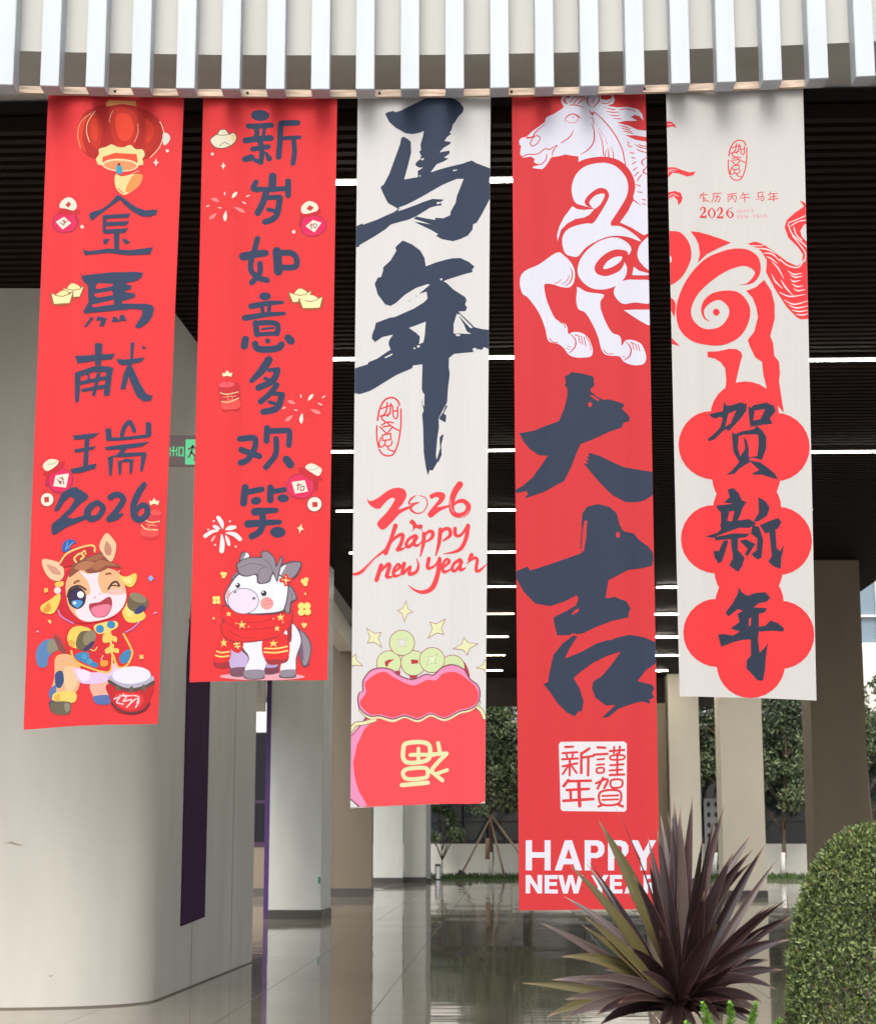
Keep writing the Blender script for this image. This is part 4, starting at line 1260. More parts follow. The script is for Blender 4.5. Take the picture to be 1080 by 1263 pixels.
b1.draw('printed_drum', a4, '''
S c42c34 | 553,938 803,938 803,1030 772,1100 682,1122 590,1097 558,1020
S e2484a | 600,1000 740,1000 760,1050 700,1100 610,1070
L 5c3038 12 | 572,1058 620,1100 690,1117 760,1100 795,1060
S b9b4c8 | 575,890 805,890 815,940 770,965 690,980 610,962 560,925
L 5a4a44 20 | 556,925 620,963 690,977 770,960 820,932
M 6c5c50 22 | 606,955 606,970
M 6c5c50 22 | 690,965 690,985
M 6c5c50 22 | 765,955 765,975
E ebe6f4 116 52 -2 | 690,888
L f4d4d8 8 | 585,1030 620,1020 600,1050 640,1062
L f4d4d8 8 | 620,1010 660,1018 640,1045 690,1035 680,1060
L f4d4d8 8 | 660,1080 690,1052 720,1030 735,1045 715,1080
L f4d4d8 7 | 700,1010 735,1020 722,1055
L f4d4d8 7 | 640,1000 650,1010 690,1012
''')
b1.draw('printed_confetti', a4, '''
P f4c060 | 166,368 190,366 192,392 168,394
P 8cb4ec | 790,308 808,290 826,310 806,328
P f4c872 | 738,768 762,768 764,792 740,792
P f4d074 | 188,560 205,556 214,578 202,580
P d0a8e4 | 118,624 130,620 136,630 122,632
P f0a0c8 | 820,518 838,508 846,514 826,524
P f4d890 | 606,260 622,262 618,272
''')

# ------------------------------------------------------------------ banner 2: rounded greeting, grey pony in a scarf
R2 = 'e14347'
b2 = Banner('red banner with rounded dark blue characters and a grey cartoon pony in a red scarf', (250.5, 121), (416, 122), (404, 839.5), (234, 842), R2, 34, .006, [(.75, .004), (.5, .006), (.25, .003)])
z1_ = (230, 110, .18519); z2_ = (230, 270, .18519); z3_ = (230, 440, .18519); z4_ = (225, 580, .21368)
b2.draw('rounded_character', z1_, '''
E 42567a 62 37 5 | 490,172
L 42567a 32 | 412,243 490,242 565,238
L 42567a 30 | 452,245 470,280 462,312
L 42567a 22 | 520,255 512,300
L 42567a 36 | 392,340 450,330 562,324
L 42567a 30 | 440,395 490,388 545,382
L 42567a 32 | 488,330 502,410 495,485
M 42567a 26 | 495,485 458,470
L 42567a 36 | 388,465,34 430,452,42
L 42567a 32 | 528,422,16 550,460,36
L 42567a 34 | 738,218 640,222 626,240 622,340 612,448
L 42567a 24 | 635,322 690,318 752,314
L 42567a 30 | 712,330 718,410 708,488
''')
b2.draw('rounded_character', z1_, '''
L 42567a 32 | 462,615 443,655 470,668
L 42567a 30 | 443,660 550,665 670,655
L 42567a 46 | 574,578 570,660
L 42567a 36 | 676,608 675,700
L 42567a 40 | 535,670 510,750 474,820
L 42567a 30 | 530,722 625,715
L 42567a 36 | 620,722 605,820 575,862 522,882
L 42567a 26 | 545,800 585,808
''')
b2.draw('rounded_character', z2_, '''
L 42567a 34 | 472,128 450,210 428,285 432,345 480,390 536,406
L 42567a 46 | 378,248,50 450,232,46 525,226,40
L 42567a 34 | 488,295 486,360 434,420
L 42567a 52 | 602,212 610,345
L 42567a 36 | 612,225 690,220 728,250 730,305 690,318 620,318
''')
b2.draw('rounded_character', z2_, '''
E 42567a 40 27 | 522,513
L 42567a 32 | 430,578,36 540,560,30 637,551,20
L 42567a 24 | 502,580 508,625
L 42567a 24 | 552,575 548,618
L 42567a 34 | 388,656,36 500,640,32 648,624,22
L 42567a 36 | 458,690 468,765
L 42567a 32 | 462,692 580,690 608,712 602,760
L 42567a 26 | 470,768 600,760
L 42567a 14 | 502,732 580,722
L 42567a 42 | 392,798 384,845
L 42567a 40 | 456,830 475,862 540,868 610,855 632,832
C 42567a 18 | 540,811
L 42567a 46 | 675,788 695,808
''')
b2.draw('rounded_character', z3_, '''
L 42567a 44 | 548,18,46 500,90,46 432,158,28
L 42567a 24 | 550,88 610,78
L 42567a 38 | 605,90 570,160 478,205
L 42567a 22 | 522,142 560,160
L 42567a 34 | 600,185 550,250 492,298
L 42567a 26 | 575,242 640,245
L 42567a 38 | 634,255 600,340 512,366
L 42567a 22 | 552,300 595,312
''')
b2.draw('rounded_character', z3_, '''
L 42567a 36 | 355,546 440,538 460,560 448,620 405,685 360,705
L 42567a 36 | 365,618 430,642 485,662
L 42567a 36 | 536,474 532,560
L 42567a 34 | 542,495 660,488 684,500 680,585
L 42567a 34 | 596,545 592,650 528,735
L 42567a 48 | 665,682 690,715
''')
b2.draw('rounded_character', z4_, '''
L 42567a 36 | 362,98 352,190
L 42567a 30 | 378,125 458,110
E 42567a 31 23 -10 | 424,176
L 42567a 34 | 508,100 506,172
L 42567a 28 | 522,122 588,110
E 42567a 34 24 | 580,160
L 42567a 38 | 418,240,42 540,230,26
L 42567a 36 | 378,310,40 560,298,26
L 42567a 34 | 462,250 462,320 440,360 400,382
E 42567a 45 32 | 550,357
''')
b2.draw('printed_cloud_ingot', z1_, '''
S 6b4a3c | 156,340 182,308 203,298 222,271 262,271 288,300 310,290 338,312 330,352 292,385 235,400 181,385
S ebe3c8 | 161,340 187,313 207,302 226,276 260,276 285,306 310,296 332,316 324,350 290,379 235,394 186,380
S f0d796 | 300,312 322,304 330,330 310,360
L 6b4a3c 4 | 206,302 235,310 285,306
L 6b4a3c 4 | 222,380 250,358 288,374
''')
b2.draw('printed_sparkle', z1_, '''
C f1e4d4 10 | 172,432
T eee2cf 26 | 246,513
''')
FW = '''
L f1e8d8 16 | 305,728,4 318,708,22 332,692,14
L f48888 18 | 172,732,12 195,738,24 218,750,4
L f48888 18 | 384,816,10 360,805,26 318,786,3
L f48888 18 | 154,862,10 175,848,24 202,826,3
L f1e8d8 20 | 258,874,14 258,850,26 264,814,3
M f1e8d8 7 | 255,690 256,706
M f1e8d8 7 | 134,780 150,775
M f1e8d8 6 | 214,790 230,793
M f1e8d8 7 | 374,750 394,760
M f1e8d8 7 | 400,712 416,704
L c93c40 4 | 280,840 310,810 325,830 345,860
'''
b2.draw('printed_firework', z1_, FW)
b2.draw('printed_firework', (z3_[0] + 505 * .18519, z3_[1] - 440 * .18519, .18519), FW)
b2.draw('printed_moneybag', z1_, '''
S b4304c | 758,905 784,842 872,836 932,895 906,956 842,978 780,962
S e62f74 | 766,905 790,850 870,845 924,895 900,950 840,969 786,955
P b93248 | 755,850 775,845 760,905 745,900
S c9303f | 748,830 800,822 888,798 880,828 780,852
S ece7d2 | 764,812 768,770 815,739 864,760 876,796 850,812 790,824
P c6423e | 796,790 820,766 848,784 825,806
P eeead9 | 792,905 840,866 898,888 850,950
M a04038 6 | 820,905 838,895
M a04038 6 | 828,890 832,925
K a04038 6 | 848,892 865,898 860,918 845,912
C f4d6cc 12 | 713,944
''')
b2.draw('printed_ingots', z2_, '''
S a3603a | 676,482 715,492 750,452 802,476 833,470 812,546 704,552
P f2eab4 | 683,488 715,496 800,492 828,476 808,542 708,548
S f3ecb0 | 716,492 752,458 798,480 790,496 742,500
M a3603a 5 | 716,496 755,504 800,494
S a3603a | 744,526 790,536 826,498 878,520 908,514 890,594 770,592
P f0eeb0 | 752,530 792,538 872,534 903,520 886,588 775,588
S f5efc0 | 790,534 826,502 872,524 866,536 820,544
M a3603a 5 | 790,538 828,546 876,534
''')
b2.draw('printed_firecracker', z3_, '''
S c93840 | 214,190 250,172 318,170 350,190 356,345 300,358 238,354
E f4707c 52 18 -4 | 268,187
S ee6660 | 240,300 345,285 346,342 246,350
L f2d69a 6 | 228,243 270,252 345,234
L f2d69a 6 | 234,300 280,304 348,275
M f0a070 5 | 245,272 330,262
M f0a070 5 | 275,255 280,292
M f0a070 5 | 300,255 308,285
M b03038 5 | 272,190 270,165
P f8ecc2 | 236,110 254,114 272,92 288,112 306,108 298,136 272,128 246,136
''')
b2.draw('printed_moneybag', z3_, '''
S b4304c | 662,870 700,790 790,780 848,830 840,905 780,945 700,928
S e23570 | 670,870 705,797 790,788 840,832 832,902 780,937 705,920
P b93248 | 850,825 878,840 868,900 846,870
S c9303f | 746,738 800,740 905,808 862,830 780,796
S ece7d2 | 790,735 830,708 890,738 900,762 878,794 840,775
M 98b890 4 | 805,745 850,752 885,735
P eeead9 | 700,832 786,820 808,895 722,910
M a04038 7 | 735,855 765,850
M a04038 7 | 745,840 740,885
K a04038 7 | 760,865 782,862 778,885 760,888
''')
b2.draw('printed_coin', z3_, '''
C 8a4a40 52 | 852,982
C efeedd 47 | 852,982
P c6423e | 836,966 872,968 874,1000 838,1002
''')
b2.draw('printed_sparkle', z3_, '''
T efe2b8 34 12 | 758,1143
''')
b2.draw('printed_firework', z4_, '''
L f4ecec 24 | 234,335,10 226,305,26 208,276,22
L f4e0e4 20 | 216,340,8 200,335,24 184,326,16
L f4ecec 22 | 252,345,8 275,336,26 302,330,20
L f4ecec 20 | 206,352,8 170,358,20 132,382,22
L f4ecec 22 | 255,365,8 300,372,26 332,398,24
L f4ecec 24 | 228,378,10 232,420,26 228,468,28
L f4ecec 18 | 252,382,8 262,405,20 270,432,16
L f0b0b0 14 | 190,382,6 178,398,14 170,412,8
C f4d0d0 6 | 182,296 275,297 150,344 190,434 308,442
''')
b2.draw('printed_pony', z4_, '''
E f6a6b0 245 21 | 462,1193
S 5a4c58 | 655,915 712,945 746,1020 730,1112 738,1120 700,1138 680,1100 662,1000
S 938a94 | 662,922 708,952 739,1022 724,1108 704,1128 690,1100 672,1000
S 7a5a78 | 668,960 690,1000 700,1090 680,1090
S 5a4c58 | 466,1125 548,1118 554,1160 530,1178 470,1178
S 7a3c50 | 472,1130 545,1125 546,1162 525,1172 476,1172
S b79cc8 | 480,1090 548,1090 545,1135 478,1138
S 5a4c58 | 268,1010 380,1070 386,1155 364,1190 286,1190 276,1150
S c8b0dc | 275,1015 375,1075 380,1150 284,1150
S 7d5264 | 280,1146 376,1140 362,1186 290,1186
S 5a4c58 | 554,1000 618,884 670,918 690,990 662,1080 655,1160 648,1198 562,1198 566,1160 568,1090
S e9e9f6 | 560,1000 622,890 664,922 683,990 655,1080 646,1160 568,1162 574,1090
S 918894 | 566,1158 648,1152 643,1190 570,1192
S 5a4c58 | 335,978 484,966 476,1165 466,1206 366,1206 356,1165 380,1085 345,1030
S eaeaf7 | 340,980 478,972 470,1160 364,1160 386,1085 350,1025
S 918894 | 362,1158 468,1156 462,1200 370,1201
S d8373c | 284,988 346,984 348,1030 322,1057 284,1036
M f4d678 8 | 300,1005 330,1000
M f4d678 8 | 306,1020 332,1018
M f4d678 7 | 312,995 322,1030
S a83038 | 184,1108 262,1100 268,1140 200,1142
S e03a3c | 232,950 277,992 271,1100 184,1106 194,1030
L f6d878 9 | 200,1048 230,1056 272,1050
L f6d878 9 | 194,1072 225,1080 270,1074
P f4d678 | 240,972 246,992 262,990 250,1002 258,1022 242,1010 226,1024 232,1004 222,992 236,992
S a83038 | 480,1085 560,1082 612,1068 600,1108 520,1125 488,1112
S e03a3c | 472,970 602,950 612,1078 540,1092 470,1082
L f6d878 9 | 474,1030 540,1030 604,1018
L f6d878 9 | 472,1052 540,1054 607,1042
P f4d678 | 526,978 530,995 552,990 536,1004 546,1020 526,1010 508,1020 514,1004 502,994 520,994
S a23038 | 228,795 262,784 420,832 600,822 636,806 632,900 628,985 605,985 600,925 540,968 430,992 320,996 244,968 220,900 232,880
S e23b3c | 235,800 262,790 420,838 600,826 631,812 622,880 602,918 540,960 430,984 320,989 250,964 227,900 245,880 228,840
L b83036 5 | 232,850 290,905 420,920 560,900 620,870
L b83036 5 | 330,880 440,880 520,860
L b83036 5 | 270,930 340,965 420,968
P f4d678 | 342,866 348,886 368,884 354,898 362,914 344,904 328,914 334,898 322,886 338,886
P f4d678 | 566,826 570,842 588,838 576,852 582,868 566,860 552,868 556,852 544,844 560,842
P f4d678 | 268,816 272,826 284,826 276,834 280,846 268,840 258,846 260,834 254,826 264,826
P f4d678 | 546,896 550,908 562,906 554,916 560,930 546,922 534,930 538,916 530,908 542,908
C f4d678 4 | 382,904 312,886 580,878 525,858
S 665c68 | 280,632 310,592 345,588 325,622
S 928994 | 287,628 312,597 340,592 320,620
S 5a4c58 | 326,522 342,476 366,470 392,500 352,526
S eeeef6 | 340,515 366,476 385,500
S 928994 | 333,518 346,482 366,480 350,514
S 5a4c58 | 545,640 555,565 600,530 672,524 688,545 660,610 592,645
S 928994 | 560,630 575,575 605,540 670,531 680,548 650,606 590,638
S eeeef6 | 553,625 560,572 598,545 575,590
S 5a4c58 | 584,660 634,676 662,742 632,764 616,834 578,784
S 928994 | 590,666 630,682 654,740 625,760 611,826 585,780
L 5a4c58 3 | 625,700 632,740 620,770
S 5a4c58 | 314,604 400,562 545,594 608,646 613,700 597,785 565,822 420,836 328,822 263,793 241,730 264,676
S eceef8 | 320,610 400,570 540,600 600,650 605,700 590,780 560,815 420,828 332,815 270,788 249,730 270,682
S f6b0b4 | 252,712 275,690 270,735 255,745
E 6e6270 91 76 | 352,756
E ecdcee 87 72 | 352,756
E 6a5a66 5 9 40 | 305,705
E 6a5a66 10 7 -10 | 413,741
E 33303a 13 15 | 320,666
E 33303a 16 17 | 470,712
C ffffff 5 | 316,660 465,705
C f6a09c 37 | 487,770
L e07880 3 | 470,765 500,752 522,760
L e07880 3 | 468,785 500,772 524,778
S 5a4c58 | 316,536 370,505 450,500 452,474 492,466 535,510 545,545 568,494 582,512 566,570 556,618 545,646 522,602 500,648 436,656 424,608 370,616 326,602 312,560
S 928994 | 322,540 372,511 458,507 458,480 490,473 530,514 540,560 570,505 574,520 558,572 548,622 542,632 522,585 495,642 442,648 434,600 370,609 332,595 320,560
L 5a4c58 3 | 335,560 400,540 470,552
L 5a4c58 3 | 434,600 455,570 490,555
L 5a4c58 3 | 522,585 505,545 470,515
S d8403a | 590,600 606,600 612,618 632,622 628,642 612,650 606,668 588,668 582,650 562,646 560,626 580,620
L f8d090 5 | 597,612 597,658
L f8d090 5 | 575,632 620,636
C f8e0a0 8 | 597,636
''')
for q in ('C f2e07a 20 | 686,784 720,784 686,820 722,818', 'C f2e07a 12 | 188,742 208,742 188,764 210,764', 'C f2d878 11 | 232,600 248,602 240,616', 'C f2d878 14 | 696,640 714,632 708,655', 'C f2d878 9 | 696,890 710,892 702,902', 'C f4c070 7 | 708,714', 'C f4c070 7 | 183,858'):
    b2.draw('printed_clover', z4_, q)
# ------------------------------------------------------------------ banner 3: year of the horse, moneybag
WH3 = 'dddbd9'
b3 = Banner('white banner with two huge navy brush characters, red script greeting and a red moneybag', (441, 120), (605, 119.5), (598, 991), (431.5, 997), WH3, 55, .006, [(.8, .004), (.5, .006), (.2, .002)])
c1 = (430, 110, 1 / 6); c2 = (430, 280, 1 / 6); c3 = (430, 420, 1 / 6); c4 = (430, 580, 1 / 6); c5 = (420, 730, .22173)
b3.draw('brush_character', c1, '''
P 43536f | 270,185 285,172 330,163 345,172 380,163 480,110 590,56 720,58 790,75 830,100 835,115 850,130 845,165 815,195 785,245 770,262 762,300 745,325 760,330 725,360 708,388 755,392 750,408 700,440 672,472 745,457 745,480 705,510 740,517 700,540 650,560 610,612 560,680 500,672 512,650 510,605 550,580 520,580 495,565 495,545 530,515 535,490 520,462 535,450 530,410 548,350 555,308 530,320 470,332 420,328 350,290 300,245
P 43536f | 388,365 405,352 440,372 460,390 462,470 440,560 410,670 510,650 600,620 700,590 850,545 870,535 910,522 940,540 1060,585 1060,775 1000,890 985,920 945,985 920,995 915,1035 880,1080 820,1110 770,1127 690,1115 645,1090 662,1078 610,1045 485,982 520,985 612,1005 560,985 480,958 500,942 640,972 640,955 700,960 750,935 755,905 790,842 800,790 850,660 800,663 700,710 560,785 430,855 368,880 388,900 350,880 290,845 262,790 235,725 260,705 300,630 340,520 380,410
P 43536f | 30,1022 100,990 105,1000 210,965 340,910 365,888 370,905 400,895 550,835 620,815 705,822 680,840 688,865 650,868 600,880 500,940 440,968 310,1005 270,1040 180,1095 80,1150 75,1165 30,1165
P dddbd9 | 768,600 800,594 802,600 775,608
P dddbd9 | 650,842 678,838 676,850 652,856
E dddbd9 11 7 -20 | 545,518
C dddbd9 5 | 528,642
''')
b3.draw('brush_character', c2, '''
P 43536f | 345,155 358,140 400,102 470,130 530,175 560,230 570,292 650,265 760,235 825,228 890,255 930,290 912,312 916,330 850,348 750,385 700,405 722,416 775,465 860,515 872,540 860,570 876,595 862,620 810,625 870,680 930,738 985,752 1060,760 1060,910 1000,885 985,905 950,900 920,922 850,930 780,940 742,972 740,1040 748,1090 735,1190 728,1300 690,1370 665,1420 668,1480 655,1570 645,1690 655,1745 620,1805 600,1798 585,1838 570,1780 555,1670 550,1490 543,1385 555,1360 540,1300 552,1240 540,1200 545,1017 475,1025 470,1045 350,1100 190,1195 150,1215 80,1235 30,1225 30,1047 140,1015 145,1000 210,975 310,910 295,870 300,840 328,800 250,815 195,852 170,825 175,790 190,755 200,710 300,675 345,668 480,605 560,555 583,530 575,480 520,495 602,428 580,425 500,450 420,500 350,565 310,587 270,575 215,500 192,420 215,375 240,370 255,320 255,300 310,250 352,180
P dddbd9 | 446,748 570,702 562,800 552,855 520,868 527,812 500,785
P dddbd9 | 800,640 776,720 775,790 820,788 905,788 872,770 850,715
P dddbd9 | 818,642 918,742 900,746 806,648
P dddbd9 | 262,968 322,938 325,948 275,972
P dddbd9 | 790,792 825,795 822,806 795,808
E dddbd9 12 8 -20 | 515,884
C dddbd9 7 | 486,898
C dddbd9 8 | 684,392
C 43536f 4 | 450,548 500,512
P dddbd9 | 915,898 940,890 945,908 922,918
P 43536f | 720,1320 730,1330 702,1382 722,1400 716,1450 682,1432 668,1420 700,1370
P 43536f | 690,1540 702,1540 684,1620 688,1690 662,1745 650,1730 676,1640 672,1562
P dddbd9 | 548,1225 560,1240 558,1330 545,1310
''')
SEAL = '''
L e05058 10 | 213,590 230,505 268,442 320,424 360,445 376,480
L e05058 9 | 386,508 385,640 365,762 335,836 300,855 255,845 225,808
L e05058 9 | 208,632 208,722 222,792
L e05058 9 | 285,462 275,530 242,572 270,602
L e05058 9 | 312,468 305,535 285,562
L e05058 8 | 242,505 285,490 322,482
L e05058 8 | 232,560 270,555 310,540
M e05058 8 | 325,488 330,562
L e05058 8 | 330,562 347,582 362,560 362,490
M e05058 8 | 326,526 364,522
L e05058 8 | 245,625 290,605 330,612
L e05058 8 | 282,605 320,640 370,668
M e05058 8 | 232,640 280,690
M e05058 8 | 325,640 285,690
M e05058 8 | 255,640 312,632
M e05058 8 | 255,700 312,690
M e05058 8 | 250,700 250,742
M e05058 8 | 252,740 312,736
M e05058 8 | 310,690 312,738
L e05058 8 | 238,720 225,765 240,790 265,770 272,745
L e05058 8 | 268,775 290,785 312,775 322,750
L e05058 8 | 285,785 300,810 338,822
'''
b3.draw('oval_seal', c3, SEAL)
b3.draw('script_numerals', c4, '''
S e8525a | 134,208 158,228 215,205 290,152 352,131 408,142 428,185 402,245 370,290 462,260 452,282 382,320 330,375 272,432 240,438 212,406 220,375 290,300 340,218 312,208 265,245 230,283 190,280 150,250
L e8525a 8 | 502,183,2 462,212,14 446,250,10 505,240,8 525,236,2
L e8525a 8 | 524,238,2 470,262,14 462,295,16 510,320,8 558,300,7 582,250,8 568,205,7 520,186,4
S e8525a | 598,186 650,164 702,170 714,202 690,242 655,275 738,260 736,276 672,306 612,352 584,335 590,312 640,252 668,212 642,200 612,214
L e8525a 38 | 822,104,44 785,160,42 763,230,38 764,300,36 800,332,34 860,320,34 886,265,34 848,226,30 800,236,22 780,258,8
L dddbd9 3 | 750,215 757,275 776,312
L dddbd9 3 | 885,300 862,330 830,345
''')
b3.draw('script_greeting', c4, '''
S dd5058 | 448,392 462,366 478,368 496,388 505,402 540,402 546,420 530,436 500,428 478,430 468,402
M dd5058 6 | 476,425 472,452
M dd5058 6 | 484,428 486,440
M dd5058 6 | 532,425 545,450
L e8525a 28 | 346,412,32 310,520,26 272,612,34
L e8525a 24 | 298,560,8 345,500,20 398,478,26 388,540,26 362,588,28
L e8525a 20 | 362,590,26 392,585,18 420,572,8
L e8525a 24 | 492,486,28 450,505,20 425,548,24 448,566,22 505,500,20
L e8525a 26 | 500,492,26 480,545,26 512,556,16 545,520,6
L e8525a 26 | 556,470,28 552,540,26 530,636,10
L e8525a 22 | 548,500,10 590,455,22 620,462,26 615,500,24 572,530,12
L e8525a 26 | 678,440,28 668,540,26 644,632,10
L e8525a 22 | 662,500,10 705,440,22 745,440,26 748,485,24 700,522,12
L e8525a 24 | 786,432,26 790,480,24 830,478,18 878,410,20
L e8525a 26 | 882,408,30 868,500,28 832,575,26 780,605,18 698,621,3
L e8525a 16 | 270,590,18 200,645,14 140,705,18 95,748,22 55,766,20 15,766,14
L dddbd9 2.5 | 215,640 165,685 118,735
L e8525a 26 | 240,705,30 205,812,30
L e8525a 22 | 212,775,8 285,700,24 302,710,26 282,785,28 318,790,14
L e8525a 20 | 335,760,10 380,715,22 362,698,18 332,745,22 340,785,22 395,768,8
L e8525a 22 | 410,690,26 398,765,24 455,712,16 448,768,24 500,750,22 515,700,16 500,650,4
L e8525a 24 | 592,655,28 585,725,24 640,705,16 672,650,18
L e8525a 28 | 672,660,28 658,770,32 618,870,34 550,902,26 485,885,14 438,848,3
L e8525a 20 | 692,730,10 742,680,22 722,660,18 695,705,22 705,755,22 765,728,8
L e8525a 22 | 822,662,26 780,690,20 765,735,24 790,742,20 838,680,18
L e8525a 24 | 830,668,24 825,735,24 862,722,10
L e8525a 22 | 908,625,30 890,658,20
L e8525a 20 | 872,690,6 925,648,20 950,660,22 942,735,24 970,738,20 1028,684,3
''')
b3.draw('printed_coins', c5, '''
T a04a50 62 5 | 358,108
T e6e8b6 54 5 | 358,108
T a04a50 72 -38 | 186,255
T e6e8b6 63 -38 | 186,255
T a04a50 76 42 | 535,204
T e6e8b6 67 42 | 535,204
T a04a50 74 78 | 695,302
T e6e8b6 65 78 | 695,302
T a04a50 66 -66 | 66,386
T e6e8b6 57 -66 | 66,386
T a04a50 58 82 | 808,414
T e6e8b6 50 82 | 808,414
S b03a48 | 640,380 690,392 718,470 690,490 600,470
C a85a58 70 | 268,396
C d2e2ac 66 | 268,396
P b84048 | 245,390 262,378 300,376 270,395 258,420 248,410
C a85a58 70 | 622,420
C d2e2ac 66 | 622,420
C a85a58 72 | 405,396
C d2e2ac 68 | 405,396
P b84048 | 390,376 430,378 432,398 394,402
C a85a58 72 | 341,284
C d2e2ac 68 | 341,284
T c8b090 48 45 | 341,284
T dddbd9 42 45 | 341,284
C a85a58 72 | 508,380
C d2e2ac 68 | 508,380
T a85a58 46 45 | 508,378
T dcecbc 41 45 | 508,378
P b03a48 | 300,440 332,440 330,470 308,462
P b03a48 | 380,465 430,462 420,480 388,482
''')
b3.draw('printed_moneybag', c5, '''
P 8a4458 | 20,836 92,758 138,696 200,690 650,668 735,636 775,660 840,740 840,1184 540,1172 150,1196 92,1190 20,1140
P f25e66 | 20,842 98,758 150,700 200,690 650,670 738,645 772,668 840,740 840,1180 540,1180 140,1197 100,1192 20,1142
P e992bc | 20,850 98,762 140,712 190,706 130,765 90,850 68,950 78,1040 100,1110 148,1192 104,1192 54,1150 20,1120
P 8a4458 | 20,1130 60,1155 105,1194 96,1200 20,1200
P dddbd9 | 20,1137 58,1162 98,1199 20,1199
P dddbd9 | 770,1180 805,1165 812,1190
L 8a5a58 26 | 40,790 80,738 130,730 190,712
L e6e2b0 18 | 40,792 80,739 130,730 190,712
L 8a5a58 24 | 748,632 782,660 800,700
L e6e2b0 17 | 748,632 782,660 800,700
L 8a4458 26 | 112,655 160,694 220,694 290,714 357,690 430,714 500,682 580,708 660,668 720,652 766,612
L e6e2b0 19 | 112,655 160,696 220,696 290,716 357,692 430,716 500,684 580,710 660,670 720,654 766,614
S 8a4458 | 118,548 122,490 163,436 220,420 282,430 322,460 398,484 470,456 515,460 560,420 620,402 684,426 722,482 766,518 778,570 764,622 722,654 660,670 580,708 500,684 430,714 355,694 290,712 220,694 160,694 106,654 91,600 100,560
S e992bc | 125,548 129,492 166,443 220,427 280,437 320,467 398,491 472,463 517,467 563,427 620,409 680,431 716,486 760,522 771,570 758,618 719,648 659,663 579,701 499,677 430,706 355,686 290,705 221,687 163,687 112,650 98,600 106,562
S f25e66 | 140,560 136,505 200,455 250,447 300,478 400,520 480,490 530,492 570,455 640,447 700,482 748,525 766,570 756,614 716,643 656,658 578,697 498,672 430,701 355,681 290,700 222,682 166,682 116,640 108,608
''')
b3.draw('sideways_fortune_character', c5, '''
K e3e5b0 24 | 348,880 362,845 440,836 488,850 498,890 488,930 440,948 372,950 348,925
L e3e5b0 21 | 388,908 430,906 520,908
L e3e5b0 20 | 432,872 432,945
K e3e5b0 22 | 346,1010 372,986 468,980 484,1008 470,1034 372,1042
M e3e5b0 24 | 340,1076 484,1062
L e3e5b0 22 | 542,842 552,892
L e3e5b0 22 | 500,905 590,900
L e3e5b0 22 | 586,905 540,950 505,995 520,1012 566,1050
L e3e5b0 20 | 535,1012 592,992
''')

